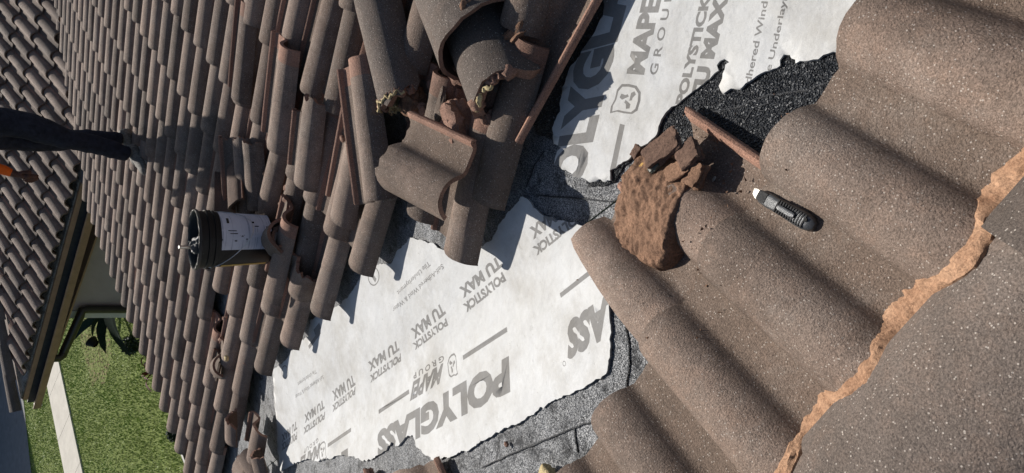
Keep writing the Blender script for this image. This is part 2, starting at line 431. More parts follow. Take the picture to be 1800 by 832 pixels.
# ---- far slope: column j ends at whole numbers, row k counted down to the eave (k = 8)
FAR_OUT = set()      # cells whose tile has been lifted out
for c in [(15, -2), (16, -2), (14, -1), (15, -1), (16, -1), (17, -2), (17, -3), (16, -3), (9, 2), (8, 4)]: FAR_OUT.add(c)
def far_last(j):     # lowest row left standing at the torn valley edge
    t = {16: -3, 15: -2, 14: 0, 13: 1, 12: 2, 11: 3, 10: 5, 9: 8}
    return t.get(j, 8 if j < 9 else -j // 2 + 4)
nfar = 0
for j in range(-26, 24):
    for k in range(-9, 9):
        if k > far_last(j): continue
        Pw = FAR.p(k * E, j * P - .13)
        # cut by the inner valley towards the wing
        if (Pw.x - vcorner.x) + (Pw.y - vcorner.y) > .12: continue
        if not visible(Pw, 330 if j > 4 else 110): continue
        if (j, k) in FAR_OUT: continue
        loose = max(0, min(1, (j - 7) / 5)) if k < 7 else .25
        edge = k == far_last(j)
        put_tile(FAR, k * E + rj(.006 + .02 * loose) , j * P - .262 + rj(.003 + .012 * loose), random.choice(TILES), far_slope,
                 yaw=rj(R(1.1 + 3.2 * loose)), h=.002 + abs(rj(.006 + .012 * loose)), roll=rj(R(1.2 + 3 * loose)))
        nfar += 1
# ---- near slope
C3 = .172
colc = lambda i: C3 + P * (i - 3)
S1 = .80
nn = 0
for i in range(-2, 17):
    put_tile(NEAR, S1 + rj(.004), colc(i) + rj(.002), TILES_NEAR[i % 5], near_slope, yaw=rj(R(.5)), h=rj(.001))
# second course: only cut pieces are left
cutA = tile_data('roof_tile', xe=lambda u: -.075 - max(0, (u - .19)) * 4.3 if u > .10 else -.10 + (.1 - u) * .25, wob=.002, seed=31, nx=8, fine=True, head=False, taper=.1)
put_tile(NEAR, S1 + E, colc(4), cutA, near_slope)
panA = tile_data('roof_tile', xe=lambda u: -.135 - u * 1.1 if u < .1 else -.25, u1=.262, wob=.002, seed=32, nx=8, fine=True, head=False, taper=.1)
put_tile(NEAR, S1 + E, colc(3), panA, near_slope, h=-.002)
def valley_cut(fr, row_end, c_left, lim=.175):
    """low end trimmed along the valley line, a hand's width short of the crease"""
    def f(u):
        best = 0.0
        for x in [-.012 * q for q in range(0, 42)]:
            Pw = fr.p(row_end + x, c_left + u)
            if NEAR.z(Pw.x, Pw.y) - FAR.z(Pw.x, Pw.y) > lim: return x
        return -.47
    return f
for i in range(8, 17):
    for r in range(1, 5):
        a, b = S1 + r * E, colc(i); q = valley_cut(NEAR, a, b, {9: .125, 11: .10}.get(i, .175))
        if q(.05) < -.44 and q(.22) < -.44: continue
        d = tile_data('roof_tile', xe=q, wob=.002, seed=40 + i * 5 + r, nx=4, taper=.1)
        put_tile(NEAR, a, b, d, near_slope, yaw=rj(R(1)))
# ---- wing
for j in range(-6, 22):
    for k in range(-4, 5):
        a, b = k * EW + .0, -(j * P) - .14
        Pw = WING.p(a, b)
        if (Pw.x - vcorner.x) + (Pw.y - vcorner.y) < -.3: continue
        if Pw.y + (Pw.x - 7) * 1.0 > 8.12: continue      # beyond the hip
        if Pw.z > CAMZ - 1.0 or not visible(Pw, 160): continue
        put_tile(WING, a, b, random.choice(TILES_W), wing, yaw=rj(R(.5)), h=rj(.002), roll=rj(R(.5)))

# ------------------------------------------------------------------ ridge caps and mortar
def cap_data(name, L=.44, r0=.15, r1=.165, hgt=.75, thick=.016, n=16, nx=6, brk=None, seed=0, wob=.002, arc=1.0):
    V, F, I = [], [], []
    for side in (0, 1):
        for i in range(n + 1):
            t = math.pi * (.5 + arc * (i / n - .5))
            for k in range(nx + 1):
                s = k / nx; r = r0 + (r1 - r0) * s - side * thick
                x = L * s
                if brk and k == nx: x += brk * noise.noise(Vector((t * 3, seed * 5.3, .2))) * 2
                z = r * math.sin(t) * hgt; y = -r * math.cos(t)
                if wob: z += wob * noise.noise(Vector((x * 9, t * 3, seed)))
                V.append((x, y, z))
    nr = nx + 1; o = (n + 1) * nr
    for i in range(n):
        for k in range(nx):
            a, b, c, d = i * nr + k, (i + 1) * nr + k, (i + 1) * nr + k + 1, i * nr + k + 1
            F.append((a, d, c, b)); I.append(0); F.append((a + o, b + o, c + o, d + o)); I.append(2)
    for i in range(n):
        a, b = i * nr, (i + 1) * nr; F.append((a, b, b + o, a + o)); I.append(1)
        a, b = i * nr + nx, (i + 1) * nr + nx; F.append((a, a + o, b + o, b)); I.append(1 if brk else 0)
    for k in range(nx):
        F.append((k, k + o, k + 1 + o, k + 1)); I.append(0)
        a = n * nr + k; F.append((a, a + 1, a + 1 + o, a + o)); I.append(0)
    return mesh(name, V, F, [M_CAP, M_RAW, M_UNDER], I, 45)
capd = cap_data('ridge_cap', L=.50, r0=.166, r1=.178, hgt=.74, nx=12, n=40)
for q in range(-4, 8):
    c = .08 + .42 * q
    # caps run along the ridge, each lapping the next
    o = NEAR.p(.264, c - .08, -.006); x, y, n_ = NEAR.y, -NEAR.x, NEAR.n
    m = Matrix(((x.x, y.x, n_.x, o.x), (x.y, y.y, n_.y, o.y), (x.z, y.z, n_.z, o.z), (0, 0, 0, 1))) @ Matrix.Rotation(R(-1.6), 4, 'Y') 
    link('ridge_cap', capd, near_slope, m)
# mortar bead squeezed out between caps and tiles
V, F = [], []; nc, ns = 1000, 9
for i in range(nc):
    c = -1.2 + i * .004
    u = (c - C3) % P
    u_ = u if u > .03 else u + P
    top = prof(u_) + .004
    fill = max(0, .058 - top) / .058
    nz = noise.noise(Vector((c * 9, 1.3, 0))) + .5 * noise.noise(Vector((c * 31, 4.3, 0))) + .3 * noise.noise(Vector((c * 90, 2.3, 0)))
    lum = noise.noise(Vector((c * 4.3, 7.7, 0))); stp = noise.cell(Vector((c * 55, 2, 0)))
    wd = max(.008, .012 + .022 * fill ** .8 * (1 + .45 * nz + .5 * lum) + .004 * nz + .004 * (stp - .5))
    hc = top + .018 + .004 * nz; s0 = .264 + .175 * math.cos(math.asin(max(0, min(.95, hc / (.175 * .74)))))
    for k in range(ns):
        t = k / (ns - 1)
        ap = .463 + .022 * fill ** .8 * (1 + .5 * nz + .5 * lum) + .0035 * nz + .003 * (stp - .5); se = ap * (1.07 - top) / 1.07
        s = s0 - .004 + (se - s0 + .004) * t
        h = hc * (1 - t) + (top - .004) * t + .006 * math.sin(math.pi * t) + .004 * noise.noise(Vector((c * 60, t * 3, 5))) + .0025 * noise.noise(Vector((c * 190, t * 9, 5))) + .002 * (noise.cell(Vector((c * 80, t * 3, 9))) - .5)
        if t == 1: h = top - .008
        V.append(NEAR.p(s, c, h))
    V.append(NEAR.p(s0 - .05, c, .02))
ns1 = ns + 1
for i in range(nc - 1):
    for k in range(ns - 1): a = i * ns1 + k; F.append((a, a + 1, a + ns1 + 1, a + ns1))
    F.append((i * ns1 + ns, i * ns1, (i + 1) * ns1, (i + 1) * ns1 + ns))
obj('ridge_mortar', V, F, M_MORT, near_slope, smooth=35)

# cast of brown mortar where the next barrel was bedded
bed = [(.945, .262), (.905, .33), (.882, .40), (.880, .44), (.888, .475), (.91, .505), (.97, .525), (1.03, .538), (1.075, .535), (1.098, .50), (1.108, .45), (1.100, .41), (1.115, .36), (1.11, .31), (1.05, .262)]
bo = []
for (p, q) in zip(bed, bed[1:] + bed[:1]):
    for k in range(5):
        t = k / 5; x, y = p[0] + (q[0] - p[0]) * t, p[1] + (q[1] - p[1]) * t; z = Vector((x * 45, y * 45, 0)); bo.append((x + .005 * noise.noise(z), y + .005 * noise.noise(z + Vector((7, 3, 1)))))
def bed_d(x, y):
    r = 9
    for (p, q) in zip(bo, bo[1:] + bo[:1]):
        d = Vector((q[0] - p[0], q[1] - p[1])); L = d.length_squared or 1; t = max(0, min(1, ((x - p[0]) * d.x + (y - p[1]) * d.y) / L)); r = min(r, math.hypot(x - p[0] - d.x * t, y - p[1] - d.y * t))
    return r
def bed_h(x, y):
    d = bed_d(x, y); e = min(1, d / .016); q = Vector((x, y, 0))
    top = .016 + .064 * math.exp(-((y - .375) / .115) ** 2) + .007 * noise.noise(q * 26) + .004 * noise.noise(q * 60) - .0045 * max(0, noise.voronoi(q * 95)[0][0] * 1.6 - .35) - .006 * max(0, noise.noise(q * 33 + Vector((9, 2, 0))) - .35)
    return -.028 + (top + .028) * math.sqrt(max(0, 1 - (1 - e) ** 2))
v, f = deck_mesh(bo, bed_h, .0034); f = [tuple(q) for q in f]
obj('mortar_bed', [NEAR.p(*q) for q in v], f, M_MORTB, near_slope, smooth=40)

# ------------------------------------------------------------------ torn underlayment sheets with their print
FONT = None
def text_tris(s, spread=1.0, bold=.035, shear=0.0):
    cu = bpy.data.curves.new('t', 'FONT'); cu.body = s; cu.offset = bold; cu.space_character = spread; cu.shear = shear
    cu.resolution_u = 3; cu.fill_mode = 'FRONT'
    o = bpy.data.objects.new('t', cu); COL.objects.link(o)
    dg = bpy.context.evaluated_depsgraph_get(); me = o.evaluated_get(dg).to_mesh()
    me.calc_loop_triangles()
    vs_ = [(v.co.x, v.co.y) for v in me.vertices]; tr = [tuple(t.vertices) for t in me.loop_triangles]
    o.evaluated_get(dg).to_mesh_clear(); bpy.data.objects.remove(o); bpy.data.curves.remove(cu)
    return vs_, tr
_tc = {}
def word(s, p0, p1, p2, **k):
    key = (s, tuple(sorted(k.items())))
    if key not in _tc: _tc[key] = text_tris(s, **k)
    vs_, tr = _tc[key]
    x0, x1 = min(v[0] for v in vs_), max(v[0] for v in vs_)
    cap = .70 + 2 * k.get('bold', .035)
    A, B, C = on_deck(*p0), on_deck(*p1), on_deck(*p2)
    U, Vv = (B - A) / (x1 - x0), (C - A) / cap
    return [((A + U * (x - x0) + Vv * y).xy) for x, y in vs_], tr
def polyprint(px):   # a closed pixel outline, convex or star-shaped fan
    pts = [on_deck(*p).xy for p in px]; return pts, [(0, i, i + 1) for i in range(1, len(pts) - 1)]
def ringprint(px, inner):
    pts = [on_deck(*p).xy for p in px]; c = sum(pts, Vector((0, 0))) / len(pts); n = len(pts)
    q = pts + [c + (p - c) * inner for p in pts]
    return q, [t for i in range(n) for t in ((i, (i + 1) % n, n + i), ((i + 1) % n, n + (i + 1) % n, n + i))]
def barprint(a, b, w):
    A, B = on_deck(*a).xy, on_deck(*b).xy; d = (B - A).normalized(); n = Vector((-d.y, d.x)) * w / 2
    return [A + n, B + n, B - n, A - n], [(0, 1, 2), (0, 2, 3)]
def torn(px, amp, seed, step=.008):
    pts = [on_deck(*p).xy for p in px]; out = []
    for i, a in enumerate(pts):
        b = pts[(i + 1) % len(pts)]; L = (b - a).length; n = max(1, int(L / step)); d = b - a; nr = Vector((-d.y, d.x)).normalized() if L > 0 else Vector((0, 0))
        for k in range(n):
            p = a + d * (k / n); q = Vector((p.x * 28, p.y * 28, seed))
            s = math.sin(math.pi * k / n) if n > 1 else 0
            out.append(p + nr * amp * (noise.noise(q) + .6 * noise.noise(q * 3.1) + .22 * noise.noise(q * 7.7)) * (.35 + .65 * s))
    return out
def make_sheet(name, px, prints, amp, seed, h, m=None, wr=1.0):
    out = torn(px, amp, seed)
    if sum(a.x * b.y - a.y * b.x for a, b in zip(out, out[1:] + out[:1])) < 0: out.reverse()
    pts = list(out); faces = [list(range(len(out)))]
    for vs_, tr in prints:
        n = len(pts); pts += [Vector(v) for v in vs_]
        for t in tr:
            a, b, c = (pts[i + n] for i in t); k = (b - a).cross(c - a)
            if abs(k) > 2e-7: faces.append([i + n for i in (t if k > 0 else t[::-1])])
    xs = [p.x for p in out]; ys = [p.y for p in out]
    x = min(xs)
    while x < max(xs):
        y = min(ys)
        while y < max(ys): pts.append(Vector((x + rj(.008), y + rj(.008)))); y += .045
        x += .045
    vv, ee, ff, ov, oe, of = delaunay_2d_cdt(pts, [], faces, 0, 1e-5)
    def zz(x, y):
        q = Vector((x * 4, y * 4, seed)); return deck_z(x, y, h) + wr * (.003 + .003 * noise.noise(q * .7)) + wr * .003 * max(0, 1 - 5 * abs(noise.noise(q * .8 + Vector((3, 1, 2))))) + wr * .002 * max(0, 1 - 6 * abs(noise.noise(q * 2.1)))
    V = [(p.x, p.y, zz(p.x, p.y)) for p in vv]
    tri = np.array([] if not prints else [[tuple(vs_[i]) for i in t] for vs_, tr in prints for t in tr], dtype=float)
    inside = [i for i, o_ in enumerate(of) if 0 in o_]
    cen = np.array([[sum(vv[q].x for q in ff[i]) / len(ff[i]), sum(vv[q].y for q in ff[i]) / len(ff[i])] for i in inside])
    hit = np.full(len(inside), -1)
    own = [k for k, (vs_, tr) in enumerate(prints) for t in tr]
    for kk, (A, B, C) in zip(own, tri):
        lo, hi = np.minimum(np.minimum(A, B), C), np.maximum(np.maximum(A, B), C)
        w_ = np.where((cen[:, 0] >= lo[0]) & (cen[:, 0] <= hi[0]) & (cen[:, 1] >= lo[1]) & (cen[:, 1] <= hi[1]))[0]
        if not len(w_): continue
        c_ = cen[w_]; cr = lambda P_, Q_: (Q_[0] - P_[0]) * (c_[:, 1] - P_[1]) - (Q_[1] - P_[1]) * (c_[:, 0] - P_[0])
        d1, d2, d3 = cr(A, B), cr(B, C), cr(C, A)
        hit[w_[((d1 >= 0) & (d2 >= 0) & (d3 >= 0)) | ((d1 <= 0) & (d2 <= 0) & (d3 <= 0))]] = kk
    white = [tuple(ff[i]) for i, q in zip(inside, hit) if q < 0]; grey = [tuple(ff[i]) for i, q in zip(inside, hit) if q >= 0]
    words_ = {}
    for i, q in zip(inside, hit):
        if q >= 0: words_.setdefault(q, []).append(tuple(ff[i]))
    # a turned-down lip so that the torn edge has thickness
    cnt = {}
    for f_ in white + grey:
        for a, b in zip(f_, f_[1:] + f_[:1]): cnt[(a, b)] = 1
    lip = []
    low = {}
    for (a, b) in list(cnt):
        if (b, a) not in cnt:
            for q in (a, b):
                if q not in low: low[q] = len(V); V.append((V[q][0], V[q][1], V[q][2] - h - .004 - .006 * wr))
            lip.append((a, low[a], low[b], b))
    def sub(name, fl, m, parent):
        used = sorted({i for f_ in fl for i in f_}); ix = {u: n for n, u in enumerate(used)}
        me = mesh(name, [V[u] for u in used], [tuple(ix[i] for i in f_) for f_ in fl], m, None, 80)
        return link(name, me, parent)
    s = sub(name, white + lip, m or M_SHEET, house)
    for q in sorted(words_): sub('printed_mark', words_[q], M_PRINT, s)
    return s
def pair(a0, a1, a2, b0, b1, b2): return [word('POLYSTICK', a0, a1, a2, bold=.05), word('TU MAX', b0, b1, b2, bold=.05)]
def logo(c, ex, ey):
    """rounded tag outline with three interlocked bars; ex, ey are pixel half-axes"""
    f_ = lambda x, y: (c[0] + ex[0] * x + ey[0] * y, c[1] + ex[1] * x + ey[1] * y)
    tagp = [(-.55, -1), (-.1, -.85), (.5, -.85), (.85, -.6), (.9, -.1), (.85, .45), (.5, .85), (0, .95), (-.6, .9), (-.85, .6), (-.85, 0), (-.8, -.5), (-.95, -.95)]
    out = [ringprint([f_(*p) for p in tagp], .84)]
    for k in range(3):
        t = k * 2.094; r = lambda x, y: f_(.02 + x * math.cos(t) - y * math.sin(t), .05 + x * math.sin(t) + y * math.cos(t))
        out.append(polyprint([r(-.1, .12), r(.38, .12), r(.5, .34), r(.32, .5), r(.3, .3), r(-.05, .3)]))
    return out
LOWER = [(482, 650), (505, 632), (522, 606), (545, 590), (549, 563), (575, 549), (590, 541), (612, 524), (630, 502), (640, 480), (660, 466), (690, 463), (700, 440), (712, 431), (722, 418), (740, 422),
         (762, 428), (782, 440), (810, 442), (822, 463), (832, 455), (845, 438), (868, 422), (880, 395), (900, 372), (920, 346), (930, 350), (948, 371), (962, 381), (1002, 391), (1039, 399),
         (1073, 400), (1076, 430), (1074, 560), (1073, 640), (1068, 656), (1040, 675), (1010, 690), (975, 705), (942, 724), (925, 738), (890, 752), (860, 770), (830, 788), (800, 800), (765, 808),
         (745, 796), (735, 785), (728, 765), (715, 768), (702, 784), (690, 778), (680, 792), (665, 800), (655, 808), (640, 811), (620, 802), (600, 800), (575, 806), (560, 811), (545, 806), (525, 812),
         (510, 820), (495, 828), (490, 790), (487, 740), (483, 690)]
lp = []
lp += [word('POLYGLASS', (897, 630), (666, 762), (901, 695), bold=.06), word('POLYGLASS', (1267, 391), (1000, 571), (1272, 478), bold=.06), word('POLYGLASS', (614, 791), (427, 917), (617, 843), bold=.06)]
lp += [word('MAPEI', (782, 640), (730, 673), (774, 678), bold=.05), word('GROUP', (783, 624), (731, 657), (784, 635), bold=.03, spread=1.5)]
lp += [word('MAPEI', (566, 779), (532, 805), (562, 808), bold=.05), word('GROUP', (563, 769), (538, 790), (563, 777), bold=.03, spread=1.5)]
lp += pair((888, 479), (817, 537), (897, 495), (879, 450), (810, 508), (889, 470))
lp += pair((788, 560), (729, 605), (794, 573), (780, 533), (725, 580), (789, 553))
lp += pair((710, 621), (654, 661), (711, 636), (704, 598), (650, 638), (708, 617))
lp += pair((629, 680), (587, 713), (630, 694), (624, 659), (586, 689), (629, 678))
lp += pair((575, 724), (538, 752), (575, 738), (572, 703), (538, 730), (574, 719))
lp += pair((526, 759), (497, 781), (527, 773), (525, 740), (497, 765), (526, 755))
lp += pair((1022, 372), (941, 437), (1031, 389), (1009, 342), (934, 403), (1019, 365))
lp += [word('Self-Adhered Wind & Water', (780, 464), (693, 543), (784, 472), bold=.012), word('Tile Underlayment', (756, 459), (701, 513), (760, 467), bold=.012)]
lp += [word('Self-Adhered Wind & Water', (571, 659), (521, 695), (573, 666), bold=.01), word('Tile Underlayment', (558, 649), (525, 673), (560, 656), bold=.01)]
lp += [barprint((894, 579), (817, 629), .016), barprint((722, 688), (668, 724), .017), barprint((620, 755), (579, 783), .018), barprint((1052, 470), (988, 520), .014)]
lp += logo((798, 643), (-9, 6), (-2, -21)) + logo((570, 793), (-7, 5), (-1, -17))
ell = lambda x, y, rx, ry, n=22: [(x + rx * math.cos(6.2832 * k / n), y + ry * math.sin(6.2832 * k / n)) for k in range(n)]
lp += [ringprint(ell(660, 486, 10, 17), .86), ringprint(ell(503, 654, 6, 12), .84), ringprint(ell(995, 639, 3, 5), .7)]
lp += [barprint((655, 480), (664, 494), .02), barprint((546, 611), (566, 583), .018), barprint((556, 585), (566, 572), .03)]
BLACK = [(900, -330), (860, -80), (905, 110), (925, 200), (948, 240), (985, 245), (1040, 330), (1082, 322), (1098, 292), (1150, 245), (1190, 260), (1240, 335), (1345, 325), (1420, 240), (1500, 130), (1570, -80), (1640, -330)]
tag(make_sheet('dark_deck_patch', BLACK, [], .012, 8.0, .0015, M_DARKM, 0.0), 'deck patch round the upper sheet, painted dark for want of sun glare')  # side of the deck without glare, painted as a dark sheet
low_sheet = make_sheet('underlayment', LOWER, lp, .010, 2.0, .004)
tag(low_sheet, 'large cream white torn underlayment sheet with upside-down grey print')
UPPER = [(1090, -330), (1078, -160), (1064, 0), (1064, 32), (1051, 55), (1035, 79), (1019, 103), (998, 139), (988, 178), (988, 198), (974, 226), (976, 254), (990, 260), (978, 278), (976, 289), (996, 297), (1019, 313),
         (1047, 320), (1077, 319), (1075, 300), (1095, 290), (1158, 238), (1170, 206), (1190, 188), (1217, 164), (1243, 143), (1265, 126), (1262, 116), (1275, 106), (1284, 111), (1276, 124), (1266, 153),
         (1274, 167), (1304, 159), (1328, 144), (1349, 127), (1376, 119), (1381, 100), (1391, 99), (1403, 116), (1434, 108), (1460, 100), (1483, 93), (1492, 48), (1500, 26), (1506, 0), (1530, -160), (1560, -330)]
up = [word('POLYGLASS', (1012, 367), (1138, -150), (953, 369), bold=.06), word('MAPEI', (1134, 134), (1167, -16), (1101, 131), bold=.05), word('GROUP', (1157, 134), (1186, -10), (1144, 133), bold=.02, spread=1.6)]
up += [word('POLYSTICK', (1205, 186), (1253, -8), (1188, 184), bold=.05), word('TU MAX', (1237, 182), (1283, -5), (1212, 179), bold=.06)]
up += [word('Self-Adhered Wind & Water', (1309, 211), (1376, -106), (1299, 209), bold=.02), word('Tile Underlayment', (1352, 158), (1400, -55), (1342, 156), bold=.02)]
up += [barprint((1080, 302), (1097, 220), .017)] + logo((1105, 176), (7, -29), (25, 3))
up_sheet = make_sheet('underlayment', UPPER, up, .010, 5.0, .005)
tag(up_sheet, 'smaller bluish white torn underlayment sheet with print reading up the picture')
# lap seams of the granule membrane
for pts in ([(948, 344), (985, 347), (1030, 350), (1088, 357)], [(1055, 737), (1010, 752), (955, 775), (900, 798), (838, 826)], [(1100, 575), (1105, 600), (1107, 640), (1100, 690)], [(1010, 752), (1012, 775), (1016, 800)], [(1255, 198), (1300, 190), (1350, 170), (1420, 160), (1470, 140)], [(1310, 215), (1330, 190), (1360, 182)], [(925, 330), (940, 290), (960, 262)]):
    path = []
    for (a, b) in zip(pts, pts[1:]):
        for k in range(6):
            t = k / 6; p = on_deck(a[0] + (b[0] - a[0]) * t, a[1] + (b[1] - a[1]) * t)
            p.x += .003 * noise.noise(p * 40); p.z = deck_z(p.x, p.y, .001); path.append(p)
    v, f = tube(path, .0022, 5); obj('lap_seam', v, f, M_TARM, house)

# ------------------------------------------------------------------ eaves, gutters, walls
def slab(pts, t):      # pts: top outline in space, extruded down
    n = len(pts); V = [Vector(p) for p in pts] + [Vector(p) - Vector((0, 0, t)) for p in pts]
    return V, [tuple(range(n)), tuple(range(2 * n - 1, n - 1, -1))] + [(i, i + n, (i + 1) % n + n, (i + 1) % n) for i in range(n)]
ye = eaveF; ze = FAR.z(0, ye, DECK)
v, f = box((c1_.x + .3, ye - .03, ze - .2), (7.1, ye - .004, ze - .015)); obj('fascia', v, f, M_TAN, house)
v, f = box((-1.5, ye - .55, 0), (7.0, ye - .35, ze - .02)); obj('wall', v, f, M_WALL, house)
g1 = FAR.p(8 * E, 5.55 * P).x
gx0 = c1_.x - .3
prof_g = [(0, 0), (0, -.1), (.13, -.1), (.135, -.005), (.15, .0), (.15, -.012), (.145, -.015), (.14, -.11), (-.01, -.11), (-.01, 0)]
V, F = [], []
for x in (gx0, g1): V += [(x, ye + .012 + a, ze + .03 + b) for a, b in prof_g]
n = len(prof_g); F = [(i, (i + 1) % n, (i + 1) % n + n, i + n) for i in range(n)] + [tuple(range(n))[::-1], tuple(range(n, 2 * n))]
obj('gutter', V, F, M_OLIVE, house)

# wing: deck, hip end, gutter with its fascia, wall, downspout
ea = 4 * EW
eL, eR = WING.p(ea - .03, -(20.6 * P), DECK - .004), WING.p(ea - .03, 2.0, DECK - .004)
hipdir = Vector((1, -1, 0)); tL = eL + Vector((4, -4, 0)); tL.z = WING.z(tL.x, tL.y, DECK - .004); tR = Vector((eR.x + 4, eR.y, 0)); tR.z = WING.z(tR.x, tR.y, DECK - .004)
wv0 = Vector((vcorner.x, vcorner.y, 0)); wv1 = wv0 + Vector((5, -5, 0))
for q in (wv0, wv1): q.z = WING.z(q.x, q.y, DECK - .004)
eV = WING.p(ea - .03, -(5.6 * P), DECK - .004)
v, f = slab([eL, eV, wv0, wv1, tL], .02); obj('roof_deck', v, f, M_GRAN, wing)
hE = eL + Vector((4.2, 3.2, 0)); hE.z = eL.z
hE2 = Vector((tL.x + 4, tL.y + .2, tL.z))
v, f = slab([eL, tL, hE2, Vector((eL.x + 8, eL.y + .1, eL.z))], .02); obj('hip_end', v, f, M_TILE, wing)
hcap = cap_data('hip_cap', L=.5, r0=.11, r1=.125, hgt=.85, nx=4, n=12)
for k in range(9):
    d = (eL - tL).normalized(); o = eL - d * (.35 + k * .41) + Vector((0, 0, .055))
    y = Vector((0, 0, 1)).cross(d).normalized(); n_ = d.cross(y)
    m = Matrix(((d.x, y.x, n_.x, o.x), (d.y, y.y, n_.y, o.y), (d.z, y.z, n_.z, o.z), (0, 0, 0, 1)))
    link('hip_cap', hcap, wing, m @ Matrix.Rotation(R(2), 4, 'Y'))
ed = (eL - eV).normalized(); eo = Vector((-ed.y, ed.x, 0)).normalized()
if eo.x > 0: eo = -eo
def along(prof_, a, b, name, m, parent):
    V = []
    for p in (a, b): V += [p + eo * q + Vector((0, 0, r)) for q, r in prof_]
    n = len(prof_); F = [(i, (i + 1) % n, (i + 1) % n + n, i + n) for i in range(n)] + [tuple(range(n))[::-1], tuple(range(n, 2 * n))]
    return obj(name, V, F, m, parent)
along([(-.03, -.005), (.028, -.02), (.028, -.075), (-.03, -.075)], eV, eL, 'fascia', M_TAN, wing)
gl = eL + ed * .06
along([(-.004, -.078), (.022, -.078), (.022, -.19), (.125, -.19), (.125, -.205), (-.004, -.205)], eV, gl, 'gutter_trough', M_GUTIN, wing)
along([(.127, -.13), (.155, -.125), (.158, -.14), (.146, -.215), (.127, -.215)], eV, gl, 'gutter_front', M_TAN, wing)
v, f = box((-.06, -.012, -.24), (.0, .012, -.15)); obj('gutter_end', [gl + eo * (.1 - a[0] * 0 + a[0]) + ed * a[1] + Vector((0, 0, a[2])) for a in v], f, M_RING, wing)
WX = 7.82
cor = at_x(185, 558, WX)
v, f = box((WX, 3.6, 0), (WX + 3.0, cor.y - .02, eL.z - .28)); obj('wall', v, f, M_WALL, wing)
v, f = box((WX - .012, cor.y - .12, 0), (WX + .2, cor.y, eL.z - .29)); obj('corner_board', v, f, M_TRIM, wing)
v, f = box((eV.x - .02, 3.8, eL.z - .275), (WX + 5.0, eL.y - .02, eL.z - .255)); obj('soffit', v, f, M_TAN, wing)
# downspout: outlet, elbow back to the wall, then down
d0 = Vector((eV.x - .03, 0, eL.z - .24)); yo = at_z(105, 612, eL.z - .35).y; yw = cor.y - .2
d0.y = yo
path = [d0, d0 + Vector((0, 0, -.07)), d0 + Vector((.02, -.03, -.11)), d0 + Vector((.06, -.08, -.125)), Vector((WX - .14, yw + .06, d0.z - .17)), Vector((WX - .08, yw + .01, d0.z - .19)), Vector((WX - .065, yw, d0.z - .26)), Vector((WX - .065, yw, .1))]
v, f = tube(path, .055, 10); obj('downspout', v, f, M_BRONZE, wing, smooth=40)

# ------------------------------------------------------------------ ground
def sheet(name, pts, z, m, kind='structure'):
    o = obj(name, [(p[0], p[1], z) for p in pts], [tuple(range(len(pts)))], m); return tag(o, kind=kind)
sheet('ground', [(-300, -300), (300, -300), (300, 300), (-300, 300)], 0, M_SOIL)
wa, wb = at_z(87, 687, 0), at_z(116, 832, 0); wd = (wa - wb).normalized(); wn = Vector((-wd.y, wd.x, 0))
if wn.y > 0: wn = -wn
ww = abs((at_z(101, 615, 0) - wa).dot(wn)); ww = (ww + abs((at_z(148, 832, 0) - wb).dot(wn))) / 2
walk = link('sidewalk', mesh('sidewalk', [wb - wd * 12 + wn * .02 + Vector((0, 0, .01)), wa + wd * 14 + wn * .02 + Vector((0, 0, .01)), wa + wd * 14 + wn * (ww - .02) + Vector((0, 0, .01)), wb - wd * 12 + wn * (ww - .02) + Vector((0, 0, .01))], [(0, 1, 2, 3)], M_SOIL)); tag(walk, kind='structure')
j0 = (at_z(118, 745, 0) - wb).dot(wd)
for k in range(-9, 12):
    a = wb + wd * (j0 + k * 1.32 + .006); b = wb + wd * (j0 + (k + 1) * 1.32 - .006)
    pts = [a, b, b + wn * ww, a + wn * ww]
    v, f = slab([p + Vector((0, 0, .034)) for p in pts], .05); obj('slab', v, f, M_CONC, walk)
e0, e1 = at_z(46, 740, 0), at_z(56, 832, 0); ddr = (e0 - e1).normalized()
sheet('driveway', [e1 - ddr * 20, e0 + ddr * 20, e0 + ddr * 20 + Vector((4, 14, 0)), e1 - ddr * 20 + Vector((4, 14, 0))], .012, M_DRIVE)
# grass: blades wherever there is lawn in view
bed_c = at_z(168, 592, 0)
def in_bed(x, y):
    d = math.hypot((x - bed_c.x) * .8, (y - bed_c.y) * 1.15); return d < .95 + .25 * noise.noise(Vector((x * 2, y * 2, 0)))
V, F = [], []
dn = Vector((-ddr.y, ddr.x, 0)); dn = dn if dn.y > 0 else -dn
n = 0
while n < 95000:
    x, y = random.uniform(4.5, 16.5), random.uniform(5.2, 16.6)
    p = Vector((x, y, 0))
    if (x > WX - .02 and y < cor.y + .02): continue
    q = (p - wb).dot(wn)
    if -.01 < q < ww + .0: continue
    if (p - e1).dot(dn) > 0: continue
    if not visible(p, 40): continue
    if in_bed(x, y) and random.random() < .93: continue
    n += 1
    hgt = random.uniform(.012, .036) * (1.15 + .5 * noise.noise(p * .9)); a = random.uniform(0, 6.28); wv = random.uniform(.006, .011)
    tx, ty = rj(.03), rj(.03); i = len(V)
    V += [(x - wv * math.cos(a), y - wv * math.sin(a), 0.002), (x + wv * math.cos(a), y + wv * math.sin(a), 0.002), (x + tx, y + ty, hgt)]; F.append((i, i + 1, i + 2))
o = obj('grass', V, F, M_GRASS); tag(o, 'green lawn grass between the far slope, the wing and the sidewalk', 'grass', kind='stuff')
V, F = [], []
